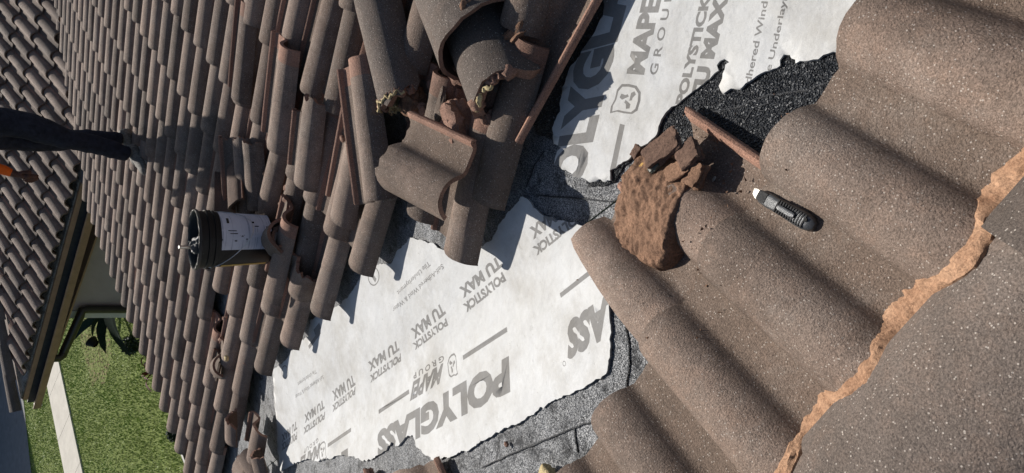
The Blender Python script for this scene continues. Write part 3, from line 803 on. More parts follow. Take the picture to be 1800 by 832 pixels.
for _ in range(2600):
    a, r = random.uniform(0, 6.28), 1.15 * math.sqrt(random.random()); x, y = bed_c.x + r * math.cos(a) / .8, bed_c.y + r * math.sin(a) / 1.15
    if not in_bed(x, y) or (x > WX - .02 and y < cor.y): continue
    t = random.uniform(0, 3.14); l, wv = random.uniform(.015, .05), random.uniform(.004, .01); z = random.uniform(.004, .03); i = len(V)
    dx, dy = math.cos(t), math.sin(t)
    V += [(x + dx * l, y + dy * l, z + rj(.01)), (x - dy * wv, y + dx * wv, z + .004), (x - dx * l, y - dy * l, z + rj(.01)), (x + dy * wv, y - dx * wv, z)]; F.append((i, i + 1, i + 2, i + 3))
o = obj('mulch', V, F, M_MULCH); tag(o, 'straw coloured mulch chips around the agave by the wall', 'mulch', kind='stuff')

def blade(a, b, wid, sag, fold=.35, n=9, face=False):
    a, b = Vector(a), Vector(b); d = b - a; s = (d.cross(CAM - a).normalized() if face else d.cross(Vector((0, 0, 1))).normalized()); V, F = [], []
    for i in range(n + 1):
        t = i / n; p = a + d * t + Vector((0, 0, sag * math.sin(math.pi * t))); wv = wid * (1 - t) ** .55 * (.6 + .8 * t if t < .5 else 1)
        V += [p - s * wv + Vector((0, 0, wv * fold)), p - Vector((0, 0, .01)), p + s * wv + Vector((0, 0, wv * fold))]
    for i in range(n):
        for k in (0, 1): q = i * 3 + k; F.append((q, q + 1, q + 4, q + 3))
    return V, F
ag = empty('agave', at_z(205, 535, 0)); tag(ag, 'dark green agave with long pointed leaves behind the wall corner', 'plant')
base = at_z(205, 538, 0) + Vector((0, 0, .1))
for tip, z, wv in (((127, 601), .5, .12), ((163, 594), .75, .06), ((186, 622), .35, .13), ((230, 628), .35, .11), ((212, 598), .6, .10), ((150, 500), .9, .08), ((230, 480), .6, .08), ((190, 470), .8, .08)):
    v, f = blade(base + Vector((rj(.06), rj(.06), 0)), at_z(*tip, z), wv, .12, .15, 9, True); obj('leaf', v, f, M_AGAVE, ag, smooth=60)
cb = at_z(282, 652, 0)
co_ = empty('cordyline', cb); tag(co_, 'maroon strap-leaved plant peeping out below the far eave', 'plant')
for tip in ((253, 626), (262, 634), (254, 662), (262, 668), (268, 690), (275, 620), (300, 640), (300, 670)):
    v, f = blade(cb + Vector((0, 0, .1)), at_z(*tip, random.uniform(.25, .5)), .035, .12); obj('leaf', v, f, M_CORDY, co_, smooth=60)
def shrub(px, h, r, nleaf, label, m):
    b = at_z(*px, 0); e = empty('shrub', b); tag(e, label, 'plant')
    V, F = [], []
    for _ in range(nleaf):
        d = Vector((random.gauss(0, 1), random.gauss(0, 1), random.gauss(0, 1))).normalized() * r * random.uniform(.5, 1); c = b + Vector((d.x, d.y, h + d.z * .8)); i = len(V)
        a = Vector((rj(1), rj(1), rj(1))).normalized() * .045; s = a.cross(Vector((rj(1), rj(1), rj(1)))).normalized() * .018
        V += [c - a, c + s, c + a, c - s]; F.append((i, i + 1, i + 2, i + 3))
    obj('foliage', V, F, m, e)
    v, f = tube([b, b + Vector((.02, .02, h))], [.02, .01], 6); obj('stem', v, f, M_MULCH, e)
shrub((250, 606), .2, .2, 500, 'low grey-green shrub beside the agave under the eave', M_BUSH)
shrub((318, 760), .12, .14, 260, 'tiny dark plant in the grass below the far eave', M_BUSH)
v, f = lathe([(.07, 0), (.078, .015), (.06, .015), (.056, 0)], 24); rg = obj('plastic_ring', v, f, M_RING, smooth=50, mw=Matrix.Translation(at_z(186, 573, .02)) @ Matrix.Rotation(R(18), 4, 'X')); tag(rg, 'white plastic ring lying in the mulch by the agave', 'ring')
v, f = lathe([(.07, 0), (.12, .14), (.125, .14), (.125, .15), (.11, .15), (.075, .03), (0.001, .03)], 20); pt = obj('plant_pot', v, f, M_HOLE, smooth=50, mw=Matrix.Translation(at_z(176, 606, 0) + Vector((0, 0, .08))) @ Matrix.Rotation(R(60), 4, 'Y')); tag(pt, 'black plastic plant pot tipped over on the mulch', 'pot')
# guessed building, added unseen outside the picture to shade the driveway
gr = empty('shade_building', (22, 24, 0)); tag(gr, 'unseen building added to shade the driveway', 'building')
GX, GY = 16.6, 18.4
v, f = box((GX + .5, GY + .5, 0), (30, 30, 2.9)); obj('wall', v, f, M_WALL, gr)
V = [(GX, GY, 2.9), (31, GY, 2.9), (31, 31, 2.9), (GX, 31, 2.9), (23, 24.5, 5)]; obj('roof', V, [(0, 1, 4), (1, 2, 4), (2, 3, 4), (3, 0, 4), (3, 2, 1, 0)], M_TILE, gr)

# ------------------------------------------------------------------ loose and broken tiles
def lay(fr, low, up, hl, hu, data, name, label, cat='roof tile', roll=0, group=None, mid=.13):
    A, B = on(fr, *low, hl), on(fr, *up, hu); x = (A - B).normalized(); y = fr.n.cross(x).normalized(); n_ = x.cross(y)
    m = Matrix(((x.x, y.x, n_.x, A.x), (x.y, y.y, n_.y, A.y), (x.z, y.z, n_.z, A.z), (0, 0, 0, 1))) @ Matrix.Rotation(roll, 4, 'X') @ Matrix.Translation((0, -mid, 0))
    return tag(link(name, data, None, m), label, cat, group, 'thing')
jag = lambda base, amp, sd, fr=30: (lambda u: base + amp * (noise.noise(Vector((u * fr, sd * 3.3, 0))) + .5 * noise.noise(Vector((u * fr * 3, sd, 0)))))
LT = lambda s, **k: tile_data('loose_roof_tile', wob=.002, seed=s, nx=5, fine=True, lift=0, **k)
whole = LT(61)
lay(FAR, (423, 168), (437, 18), .05, .045, whole, 'loose_tile', 'whole tile slipped sideways with its left flange showing, above the dark tile stack', roll=R(-4))
lay(FAR, (486, 252), (507, 74), .075, .085, whole, 'loose_tile', 'whole tile with long bare flange lying left of the broken-headed tile', roll=R(-6))
lay(FAR, (534, 312), (556, 118), .075, .10, LT(63, xs=lambda u: -.40 + (.13 if u < .12 else 0) + .03 * noise.noise(Vector((u * 25, 3, 0)))), 'broken_tile', 'tile with broken head and a shard in its pan, left of the long whole tile', roll=R(-5))
lay(FAR, (661, 355), (634, 142), .13, .13, whole, 'loose_tile', 'long whole tile leaning the other way on top of the rows, red head at top', roll=R(-3))
lay(FAR, (600, 372), (632, 215), .05, .06, LT(65), 'loose_tile', 'tile with bare pan and flange partly under the long leaning tile')
slabd = LT(66, L=.33, xs=lambda u: -.33, xe=jag(0, .02, 4), head=False, nx=6) if False else tile_data('broken_tile', wob=.002, seed=66, nx=6, fine=True, lift=0, L=.30, xs=lambda u: -.30, xe=jag(0, .02, 4), head=False)
A, B = on(FAR, 706, 254, .17), on(FAR, 810, 308, .15); x = (A - B).normalized(); nv = (FAR.n * .25 + (CAM - A).normalized() * .8); nv = (nv - x * nv.dot(x)).normalized(); y = nv.cross(x)
m_ = Matrix(((x.x, y.x, nv.x, A.x), (x.y, y.y, nv.y, A.y), (x.z, y.z, nv.z, A.z), (0, 0, 0, 1))) @ Matrix.Translation((0, -.11, 0))
tag(link('broken_tile', slabd, None, m_), 'large broken slab with pale flange edge facing the camera in front of the rubble', 'roof tile', None, 'thing')
lay(FAR, (800, 432), (835, 260), .03, .04, LT(67), 'loose_tile', 'tile running out over the torn underlayment below the rubble pile')
lay(FAR, (735, 365), (765, 200), .03, .04, LT(68), 'loose_tile', 'short dark tile end showing below the large broken slab')
lay(FAR, (1030, -80), (940, 92), .0, .02, whole, 'loose_tile', 'turned tile with its long pale flange facing the upper underlayment sheet', roll=R(-5))
lay(FAR, (900, 40), (930, -90), .05, .06, whole, 'loose_tile', 'shaded tile at the top edge right of the big cap')
lay(FAR, (845, 330), (905, 120), .02, .04, LT(70), 'loose_tile', 'dark shaded tile under the rubble beside the darkened deck')
# stacks of broken pieces
lay(FAR, (400, 372), (396, 262), .20, .10, LT(71, L=.36, xs=jag(-.34, .02, 3), head=False), 'broken_tile', 'upturned broken tile leaning behind the black bucket', roll=R(160))
lay(FAR, (428, 372), (420, 258), .10, .10, LT(72, L=.40, xs=jag(-.38, .02, 5), head=False), 'broken_tile', 'dark tile in the stack just above the bucket', roll=R(-25))
lay(FAR, (448, 365), (440, 268), .07, .08, LT(73, L=.36, xs=jag(-.34, .02, 6), head=False), 'broken_tile', 'shaded tile on the right of the stack above the bucket', roll=R(-14))
lay(FAR, (488, 402), (524, 366), .10, .17, LT(74, L=.16, xs=lambda u: -.14, xe=jag(0, .015, 7), head=False), 'broken_tile', 'upper of two curved tile ends stacked right of the bucket', roll=R(20))
lay(FAR, (494, 410), (531, 376), .08, .14, LT(75, L=.16, xs=lambda u: -.14, xe=jag(0, .015, 8), head=False), 'broken_tile', 'lower of two curved tile ends stacked right of the bucket', roll=R(20))
lay(FAR, (482, 505), (520, 345), .09, .09, LT(76), 'loose_tile', 'long tile leaning down to the left just right of the bucket', roll=R(6))
lay(FAR, (517, 498), (543, 425), .06, .09, LT(77, L=.25, xs=jag(-.2, .03, 9), head=False), 'broken_tile', 'pointed broken tile between the bucket and the torn sheet', roll=R(-30))
lay(FAR, (388, 630), (404, 620), .05, .13, LT(78, L=.15, xs=lambda u: -.14, xe=jag(0, .01, 2), head=False), 'broken_tile', 'curved tile end with a dab of yellow foam standing in the lower rows', roll=R(10))
lay(FAR, (378, 690), (402, 590), .06, .06, LT(79, u1=.11, L=.36, xs=jag(-.33, .02, 3), xe=lambda u: -.02 - u * .9, head=False), 'broken_tile', 'narrow broken flange strip pointing down in the lower rows')
lay(FAR, (415, 758), (412, 690), .09, .12, LT(80, L=.22, xs=jag(-.17, .04, 5), u0=.10, head=False), 'broken_tile', 'small broken barrel piece standing near the lower left of the torn sheet', roll=R(15))
lay(FAR, (447, 800), (464, 705), .05, .06, LT(81, L=.40, xs=lambda u: -.36 + .5 * abs(u - .19), head=False), 'broken_tile', 'tile with pointed pinkish head at the left end of the torn sheet')
lay(FAR, (392, 482), (398, 430), .05, .05, LT(82, L=.3, u1=.12, head=False), 'broken_tile', 'broken pan strip lying under the bucket')
for k, (a, b, h) in enumerate((((458, 842), (438, 808), .05), ((448, 850), (415, 822), .03), ((470, 838), (459, 800), .07))):
    lay(FAR, a, b, h, h + .02, LT(83 + k, L=.2, u0=.09, xs=jag(-.17, .02, k + 1), head=False), 'broken_tile', ('broken barrel piece, middle of three at the lower left corner of the sheet', 'broken barrel piece, lowest of three at the lower left corner of the sheet', 'broken barrel piece, nearest the sheet of three at its lower left corner')[k], roll=R(10))
# broken cap tiles
def cap_lay(low, up, hl, hu, L, label, roll=0, **k):
    o = lay(FAR, low, up, hl, hu, cap_data('broken_cap_tile', L=L, **k), 'broken_cap_tile', label, 'cap tile', mid=0)
    o.matrix_world = o.matrix_world @ Matrix.Rotation(R(roll), 4, 'X') @ Matrix.Translation((-L, 0, 0)); return o
def crust(o, L, r, hgt, rad_, m, seed, name, a0=.08, a1=.92, dx=0.0):
    path, rr = [], []
    for k in range(40):
        t = math.pi * (a0 + (a1 - a0) * k / 39); q = Vector((t * 4, seed, 0)); j = noise.noise(q) + .6 * noise.noise(q * 3.3)
        path.append((L - .006 + dx + .02 * noise.noise(q * 1.7), -(r + .006 * j) * math.cos(t), (r + .006 * j) * math.sin(t) * hgt)); rr.append(max(.003, rad_ * (.75 + .7 * j)))
    v, f = tube(path, rr, 9); v = [Vector(p) + Vector((noise.noise(Vector(p) * 70), noise.noise(Vector(p) * 70 + Vector((5, 0, 0))), noise.noise(Vector(p) * 70 + Vector((0, 5, 0))))) * rad_ * .55 for p in v]
    c = bpy.data.objects.new(name, mesh(name, v, f, m, None, 70)); COL.objects.link(c); c.parent = o
o = cap_lay((716, 178), (668, -30), .075, .07, .50, 'grey cap tile with ragged foam-edged end, leftmost of the broken caps', r0=.10, r1=.095, hgt=1.0, brk=.035, seed=3, nx=10, thick=.022)
crust(o, .50, .085, 1.0, .014, M_MORTP, 3, 'mortar_crust'); crust(o, .51, .098, 1.0, .005, M_FOAMP, 4, 'foam_streak', .1, .8)
o = cap_lay((862, 72), (775, -110), .06, .05, .46, 'big cap tile whose dark hollow end faces the torn underlayment', r0=.15, r1=.172, hgt=.88, brk=.006, seed=6, nx=10, thick=.014)
crust(o, .44, .160, .88, .010, M_MORTB, 7, 'mortar_crust', .55, .97)
o = cap_lay((905, 168), (842, 20), .05, .02, .40, 'shaded cap tile with thick C-shaped mortar end and yellow foam, rightmost of the rubble', r0=.125, r1=.132, hgt=.95, brk=.022, seed=8, nx=8, thick=.034, arc=.95)
crust(o, .40, .112, .95, .018, M_MORTP, 5, 'mortar_crust'); crust(o, .415, .118, .95, .007, M_FOAMP, 9, 'foam_streak', .3, .6)
def chunk(name, label, cat, fr, px, h, size, seed, m, rot=(0, 0, 0), rough=.3, sub=3, parent=None, boxy=.6):
    c = on(fr, *px, h); mw = Matrix.Translation(c) @ fr.mat(0, 0).to_3x3().to_4x4() @ Matrix.Rotation(R(rot[2]), 4, 'Z') @ Matrix.Rotation(R(rot[1]), 4, 'Y') @ Matrix.Rotation(R(rot[0]), 4, 'X')
    v, f = rock(size, seed, sub, rough, boxy)
    o = obj(name, v, f, m, parent, smooth=30, mw=mw)
    if label: tag(o, label, cat)
    return o
chunk('mortar_chunk', 'rounded pinkish mortar chunk resting above the large broken slab', 'rubble', FAR, (802, 222), .09, (.075, .06, .05), 1, M_MORTP, (10, 0, 30), .35, 4)
chunk('mortar_chunk', 'foam-streaked mortar chunk beside the leftmost broken cap', 'rubble', FAR, (688, 172), .08, (.06, .03, .03), 2, M_FOAMP, (20, 0, 60), .4, 4)
chunk('mortar_chunk', 'small triangular shard inside the hollow of the big cap', 'rubble', FAR, (800, 130), .07, (.035, .03, .02), 3, M_MORTP, (0, 30, 20), .3)
chunk('tile_shard', 'grey tile shard between the two broken caps', 'rubble', FAR, (772, 178), .08, (.07, .05, .012), 4, M_TILE, (15, -12, 35), .15)
chunk('mortar_chunk', 'brown chunk under the C-shaped cap fragment', 'rubble', FAR, (872, 222), .06, (.05, .035, .03), 5, M_MORTP, (0, 20, 50), .35, 4)
chunk('mortar_chunk', 'brown crumbling mortar inside the leftmost broken cap', 'rubble', FAR, (728, 178), .06, (.05, .05, .04), 6, M_MORTB, (0, 0, 0), .4, 4)
chunk('mortar_chunk', 'long rough mortar ridge along the big cap edge', 'rubble', FAR, (895, 78), .08, (.1, .028, .03), 7, M_MORTB, (0, 0, -30), .4, 4)
chunk('foam_blob', 'yellow foam blob wedged under the turned tile', 'foam', FAR, (944, 106), .03, (.022, .018, .018), 8, M_FOAMP, (0, 0, 0), .3)
chunk('foam_blob', 'pale foam crumb beside the bottom of the bucket', 'foam', FAR, (450, 468), .05, (.022, .018, .015), 10, M_FOAMP)
chunk('foam_blob', 'pale foam dab on a broken tile in the lower rows', 'foam', FAR, (398, 630), .11, (.018, .014, .012), 11, M_FOAMP)
chunk('foam_blob', 'round pale yellow foam lump at the bottom of the near tiles', 'foam', NEAR, (962, 832), -.005, (.022, .02, .018), 12, M_FOAMP)
chunk('mortar_crumb', 'small brown crumb on the grey granules below the big white sheet', 'rubble', NEAR, (890, 781), -.02, (.009, .006, .006), 13, M_MORTP)
for k, (x, y, h, sz, lb) in enumerate(((745, 195, .06, .03, 'pinkish shard above the middle of the large broken slab'), (760, 150, .05, .025, 'red clay shard in the shade left of the big cap'), (716, 205, .07, .022, 'grey shard at the upper left corner of the large slab'), (838, 240, .05, .028, 'dark shard right of the large slab, nearest its nail-hole end'),
                                       (852, 262, .045, .018, 'small pinkish shard on the dark tile beside the large slab'), (786, 196, .07, .022, 'grey shard between the large slab and the big cap'), (930, 130, .02, .02, 'dark shard against the flange of the turned tile'), (822, 192, .07, .026, 'pinkish shard left of the C-shaped mortar end'),
                                       (602, 245, .06, .02, 'red shard beside the head of the long leaning tile'), (505, 330, .06, .024, 'grey shard above the two curved tile ends'), (548, 405, .05, .022, 'dark shard in the shade right of the curved tile ends'), (466, 302, .06, .02, 'pinkish shard between the dark stack and the broken-headed tile'),
                                       (395, 560, .05, .02, 'red shard above the standing curved tile end'), (432, 640, .05, .02, 'grey shard in the lower rows left of the torn sheet'))):
    chunk('rubble_shard', lb, 'rubble', FAR, (x, y), h, (sz, sz * .7, sz * .4), 60 + k, (M_MORTP, M_RAW, M_TILE, M_MORTD)[k % 4], (rj(40), rj(40), rj(180)), .3, 2)['group'] = 'small shards among the loosened tiles'
mc = empty('mortar_lump', on(NEAR, 1175, 285, .03)); tag(mc, 'broken brown mortar lump with yellow foam on the end of the near tiles', 'rubble')
for nm, px, h, sz, sd, m, rt in (('mortar_piece', (1163, 262), .075, (.030, .052, .011), 21, M_MORTD, (6, -4, -28)), ('mortar_piece', (1212, 272), .060, (.034, .030, .013), 22, M_MORTD, (4, 8, -20)),
                                 ('mortar_piece', (1222, 308), .050, (.026, .030, .014), 23, M_MORTB, (0, 6, 10)), ('mortar_piece', (1192, 302), .055, (.022, .040, .012), 30, M_MORTB, (0, 4, -35)), ('mortar_piece', (1120, 268), .045, (.014, .018, .010), 24, M_MORTD, (0, 0, 0)),
                                 ('stone', (1150, 291), .068, (.014, .020, .008), 25, M_OLIVE, (0, 0, -30)), ('foam', (1130, 292), .055, (.020, .009, .008), 26, M_FOAM, (0, 0, 20)), ('foam', (1126, 311), .035, (.024, .009, .008), 27, M_FOAM, (0, 0, -60)),
                                 ('foam', (1142, 308), .055, (.010, .022, .007), 28, M_FOAM, (10, 0, -20)), ('foam', (1104, 352), .035, (.010, .026, .008), 29, M_FOAMP, (0, 0, -40))):
    chunk(nm, None, None, NEAR, px, h, sz, sd, m, rt, .22, 4, mc, .95 if nm == 'mortar_piece' else .5)

V, F = [], []
for _ in range(420):
    cs, cc = random.gauss(.98, .10), random.gauss(.36, .12); r = random.uniform(.0012, .0042); p = NEAR.p(cs, cc, 0)
    h = prof(min(.26, max(.03, (cc - C3) % P))) + .012 if cs < 1.1 and .17 < cc < .45 else -.02
    if cs < S1: h = prof((cc - C3) % P if (cc - C3) % P > .03 else (cc - C3) % P + P) + .02
    if abs(cs - .98) < .13 and .27 < cc < .53: continue
    p = NEAR.p(cs, cc, h); i = len(V); V += [p + Vector((rj(r), rj(r), rj(r))) * 1.4 for _ in range(4)]; F += [(i, i + 1, i + 2), (i, i + 2, i + 3), (i, i + 3, i + 1), (i + 1, i + 3, i + 2)]
o = obj('grit', V, F, M_MORTB); tag(o, 'brown mortar grit scattered around the mortar lump', 'grit', kind='stuff')
# ------------------------------------------------------------------ bucket of tar with its brush
bp = on(FAR, 470, 421, .075)
ax = (Vector((0, 0, 1)) * .5 + FAR.n * .5 + Vector((.86, .51, 0)) * .16).normalized()
tocam = (CAM - bp); by = (tocam - ax * tocam.dot(ax)).normalized(); bxv = by.cross(ax)
BM = Matrix(((bxv.x, by.x, ax.x, bp.x), (bxv.y, by.y, ax.y, bp.y), (bxv.z, by.z, ax.z, bp.z), (0, 0, 0, 1))) @ Matrix.Scale(.94, 4)   # local y faces the camera, x runs across
bk = empty('bucket', bp); tag(bk, 'black tar bucket with stained white label standing on the far slope', 'bucket')
H_ = .36; BS = .94
def part(name, vf, m, parent, smooth=40): return obj(name, [BM @ Vector(q) for q in vf[0]], vf[1], m, parent, smooth=smooth)
rad = lambda z: .128 + .018 * z / H_
body = [(0.001, 0), (.124, 0), (.128, .006)] + [(rad(z), z) for z in (.03, .1, .2, .27)] + [(rad(.27) + .006, .272), (rad(.28) + .006, .282), (rad(.28), .284), (rad(.3), .30), (rad(.30) + .006, .302), (rad(.31) + .006, .312), (rad(.31), .314), (rad(.345), .345)]
part('body', lathe(body, 56), M_BLK, bk)
part('lining', lathe([(rad(.345) - .004, .352), (rad(.2) - .006, .2), (rad(.14) - .006, .14), (0.001, .145)], 48), M_TAR, bk)
lipv, lipf = lathe([(rad(.345), .343), (.152, .345), (.154, .352), (.152, .360), (.146, .361), (.142, .355), (rad(.345) - .004, .35)], 56)
lipv = [(x, y, z + .003 * noise.noise(Vector((x, y, z)) * 60)) for x, y, z in lipv]
part('rim', (lipv, lipf), M_TAR, bk)
def wrap(z0, z1, a0, a1, off, n=24, nz=6):
    V, F = [], []
    for i in range(n + 1):
        t = a0 + (a1 - a0) * i / n
        for k in range(nz + 1): z = z0 + (z1 - z0) * k / nz; r = rad(z) + off; V.append((r * math.cos(t), r * math.sin(t), z))
    for i in range(n):
        for k in range(nz): a = i * (nz + 1) + k; F.append((a, a + nz + 1, a + nz + 2, a + 1))
    return V, F
# local x runs towards the picture's top or bottom; pick the side by test
sgn = 1 if (M.transposed() @ (BM.to_3x3() @ Vector((1, 0, 0)))).y < 0 else -1      # +1: local +x is the picture's top
ang = lambda d: math.pi / 2 - sgn * R(d)          # d degrees from facing the camera towards the picture's top
part('label', wrap(.012, .255, ang(78), ang(-22), .0015), M_LABEL, bk)
part('band', wrap(.02, .24, ang(-68), ang(-88), .001), M_YEL, bk)
for k, (z, a, w_, h_) in enumerate(((.222, 42, .035, .006), (.205, 18, .004, .02), (.198, 12, .004, .018), (.19, -3, .006, .006), (.10, 40, .012, .006), (.085, 30, .006, .01), (.03, 28, .012, .008), (.028, 8, .006, .016), (.028, -10, .006, .016))):
    part('stain', wrap(z - h_, z + h_, ang(a + w_ * 200), ang(a - w_ * 200), .0022, 8, 3), M_TAR, bk)
hp = []
for k in range(15):
    t = k / 14; a = ang(96 - 192 * t); dip = math.sin(math.pi * t)
    hp.append((1.0 * rad(.25) * math.cos(a) * (1 + .06 * dip) + 0, rad(.25) * math.sin(a) * (1 + .08 * dip) + .012 * dip, .30 - .17 * dip + .05 * math.sin(math.pi * 2 * t) * -1))
part('handle', tube(hp, .0022, 6), M_STEEL, bk)
hp2 = [((rad(.3) + .02 * math.sin(3.14 * t)) * math.cos(ang(70 + 30 * math.sin(3.14 * t))), rad(.2) * math.sin(ang(70)) , .285 - .16 * t) for t in [q / 8 for q in range(9)]]
for a in (96, -96): part('ear', lathe([(.0, 0), (.012, 0), (.012, .006), (0, .006)], 12) if False else ([(rad(.29) * math.cos(ang(a)) + dx, rad(.29) * math.sin(ang(a)) + dy, .29 + dz) for dx in (-.008, .008) for dy in (-.008, .008) for dz in (-.012, .012)], box((0, 0, 0), (1, 1, 1))[1]), M_BLK, bk)
br = empty('tar_brush', BM @ Vector((0, 0, .3))); tag(br, 'tar-caked brush standing in the open bucket', 'brush')
bx_ = -sgn * .03
v, f = rock((.05, .05, .085), 41, 5, .3); v = [BM @ (Vector(q) + Vector((bx_, .085, .305))) for q in v]
obj('tarred_head', v, f, flat('grey-black sticky tar clump', (.05, .052, .055), .35, .6, .8, 160, .9), br, smooth=60)
part('shaft', tube([(bx_ * 1.3, .05, .20), (bx_ * 1.25, .085, .36), (bx_ * 1.2, .095, .44)], .008, 10), M_STEEL, br)

# ------------------------------------------------------------------ utility knife
ka, kb = on(NEAR, 1338, 344, .018), on(NEAR, 1434, 399, .018)
kx = (kb - ka).normalized(); kz = NEAR.n; ky = kz.cross(kx).normalized(); kz = kx.cross(ky)
KM = Matrix(((kx.x, ky.x, kz.x, ka.x), (kx.y, ky.y, kz.y, ka.y), (kx.z, ky.z, kz.z, ka.z), (0, 0, 0, 1)))
kl = (kb - ka).length
kn = empty('utility_knife', ka); tag(kn, 'dark grey utility knife with pale blade lying on a near tile', 'knife')
def loft(secs, n=20, pw=3.2):
    V, F = [], []
    for x, wy, hz, oy, oz in secs:
        for k in range(n):
            t = 2 * math.pi * k / n; c, s_ = math.cos(t), math.sin(t)
            V.append((x, oy + wy * math.copysign(abs(c) ** (2 / pw), c), oz + hz * math.copysign(abs(s_) ** (2 / pw), s_)))
    for i in range(len(secs) - 1):
        for k in range(n): F.append((i * n + k, i * n + (k + 1) % n, (i + 1) * n + (k + 1) % n, (i + 1) * n + k))
    F.append(tuple(range(n))[::-1]); F.append(tuple(range((len(secs) - 1) * n, len(secs) * n))); return V, F
def kp(name, vf, m, parent, smooth=40): return obj(name, [KM @ Vector(q) for q in vf[0]], vf[1], m, parent, smooth=smooth)
hd = kp('handle', loft([(0, .009, .007, 0, .002), (.008, .0125, .010, 0, .003), (.03, .0145, .012, 0, .003), (.045, .0135, .0115, 0, .003), (.07, .0145, .0125, 0, .003), (kl * .75, .0158, .0135, 0, .003), (kl - .018, .0155, .0135, 0, .003), (kl - .006, .0125, .011, 0, .002), (kl, .007, .006, 0, .001)]), M_KNIFE, kn)
kp('nose_cover', loft([(.001, .0095, .004, .001, .0095), (.012, .0115, .004, .001, .0115), (.024, .010, .003, .001, .0125)], 16), M_KNIFED, kn)
for q in range(12): kp('grip_rib', box((.052 + q * .0058, -.0125, .0135), (.0548 + q * .0058, .0125, .0170)), M_KNIFED, hd)
kp('slider', loft([(.058, .004, .003, 0, .018), (.064, .0055, .004, 0, .0185), (.092, .0055, .004, 0, .0185), (.098, .004, .003, 0, .018)], 12), M_KNIFE, kn)
kp('screw', ([(kl - .014 + .0035 * math.cos(t), .004 + .0035 * math.sin(t), z) for z in (.0145, .0175) for t in [6.2832 * q / 10 for q in range(10)]], [tuple(range(10, 20))] + [(q, (q + 1) % 10, 10 + (q + 1) % 10, 10 + q) for q in range(10)]), M_HOLE, kn)
kp('blade', ([(x, y, z) for z in (.0035, .0050) for x, y in ((.004, -.009), (-.006, -.0095), (-.016, -.004), (-.018, .006), (-.012, .008), (.004, .008))], [tuple(range(6))[::-1], tuple(range(6, 12))] + [(q, (q + 1) % 6, 6 + (q + 1) % 6, 6 + q) for q in range(6)]), M_BLADE, kn, 20)
chunk('paper_scrap', 'tiny white scrap on the pan beside the brown mortar', 'scrap', NEAR, (1255, 315), .005, (.003, .007, .002), 33, M_BLADE)

# ------------------------------------------------------------------ the roofer at the left edge
f1, f2 = on(FAR, 244, 274, .07), on(FAR, 231, 250, .07)
fw = on(FAR, 257, 304, .06) - on(FAR, 240, 252, .06); fw.z = 0; fw.normalize(); lf = Vector((-fw.y, fw.x, 0))
mid = (f1 + f2) / 2; hipc = Vector((mid.x, mid.y, mid.z + .93)) + fw * .02
def grow(chains, radii, sub=2):
    """one continuous surface grown round joined chains of joints"""
    me = bpy.data.meshes.new('g'); V, ED, RD = [], [], []; idx = {}
    for ch in chains:
        prev = None
        for key in ch:
            nm, p, r = key
            if nm not in idx: idx[nm] = len(V); V.append(tuple(p)); RD.append(r)
            if prev is not None: ED.append((prev, idx[nm]))
            prev = idx[nm]
    me.from_pydata(V, ED, []); o = bpy.data.objects.new('g', me); COL.objects.link(o)
    md = o.modifiers.new('s', 'SKIN'); md.branch_smoothing = .6
    for i, r in enumerate(RD):
        r = r if isinstance(r, tuple) else (r, r); me.skin_vertices[0].data[i].radius = r
    me.skin_vertices[0].data[0].use_root = True
    sd = o.modifiers.new('b', 'SUBSURF'); sd.levels = sub; sd.render_levels = sub
    dg = bpy.context.evaluated_depsgraph_get(); m2 = bpy.data.meshes.new_from_object(o.evaluated_get(dg)); bpy.data.objects.remove(o); bpy.data.meshes.remove(me)
    return m2
up_ = Vector((0, 0, 1))
J = {}
def leg(s, foot, kneeoff):
    hp_ = hipc + lf * (.10 * s) - up_ * .04; an = foot + up_ * .10; kn_ = hp_.lerp(an, .52) + fw * kneeoff
    return [('pel', hipc, .15), ('hip%d' % s, hp_, .125), ('th%d' % s, hp_.lerp(kn_, .5), .105), ('kn%d' % s, kn_, .078), ('ca%d' % s, kn_.lerp(an, .35) - fw * .02, .078), ('an%d' % s, an, .062), ('cuff%d' % s, an - up_ * .035, .066)]
waist = hipc + up_ * .20 + fw * .02; chest = hipc + up_ * .45 + fw * .08; nk = hipc + up_ * .62 + fw * .12; hd_ = nk + up_ * .10 + fw * .03; tp_ = nk + up_ * .24 + fw * .05
hand_t = at_z(36, 309, f1.z + .72)
sh1 = chest + up_ * .10 + lf * .20; sh2 = chest + up_ * .10 - lf * .20
# the arm in view is the one nearer the hand's place
sa, sb = (sh1, sh2) if (sh1 - hand_t).length < (sh2 - hand_t).length else (sh2, sh1)
el1 = sa.lerp(hand_t, .5) - fw * .05 + up_ * .02
wr1 = el1.lerp(hand_t, .82); hd1 = hand_t; dh = (hand_t - el1).normalized(); sdv = dh.cross(up_).normalized()
if sdv.length < .1: sdv = lf
el2 = sb - up_ * .28 - fw * .04; wr2 = el2 + up_ * .12 + fw * .20; hd2 = wr2 + up_ * .05 + fw * .05; dh2 = (hd2 - el2).normalized(); sdv2 = dh2.cross(up_).normalized()
chains = [leg(1, f1 if (f1 - f2).dot(lf) > 0 else f2, .03), leg(-1, f2 if (f1 - f2).dot(lf) > 0 else f1, .02),
          [('pel', hipc, .15), ('wa', waist, (.145, .12)), ('ch', chest, (.165, .125)), ('nk0', nk - up_ * .04, .075), ('nk', nk, .058), ('hd', hd_, .085), ('hd2', hd_ + up_ * .08, .098), ('tp', tp_ - up_ * .02, .07)],
          [('ch', chest, .15), ('sa', sa, .075), ('ua', sa.lerp(el1, .5), .058), ('e1', el1, .046), ('fa', el1.lerp(wr1, .4), .044), ('w1', wr1, .03), ('pm1', hd1, (.042, .022))],
          [('ch', chest, .15), ('sb', sb, .075), ('ub', sb.lerp(el2, .5), .058), ('e2', el2, .046), ('fb', el2.lerp(wr2, .4), .044), ('w2', wr2, .03), ('pm2', hd2, (.042, .022))]]
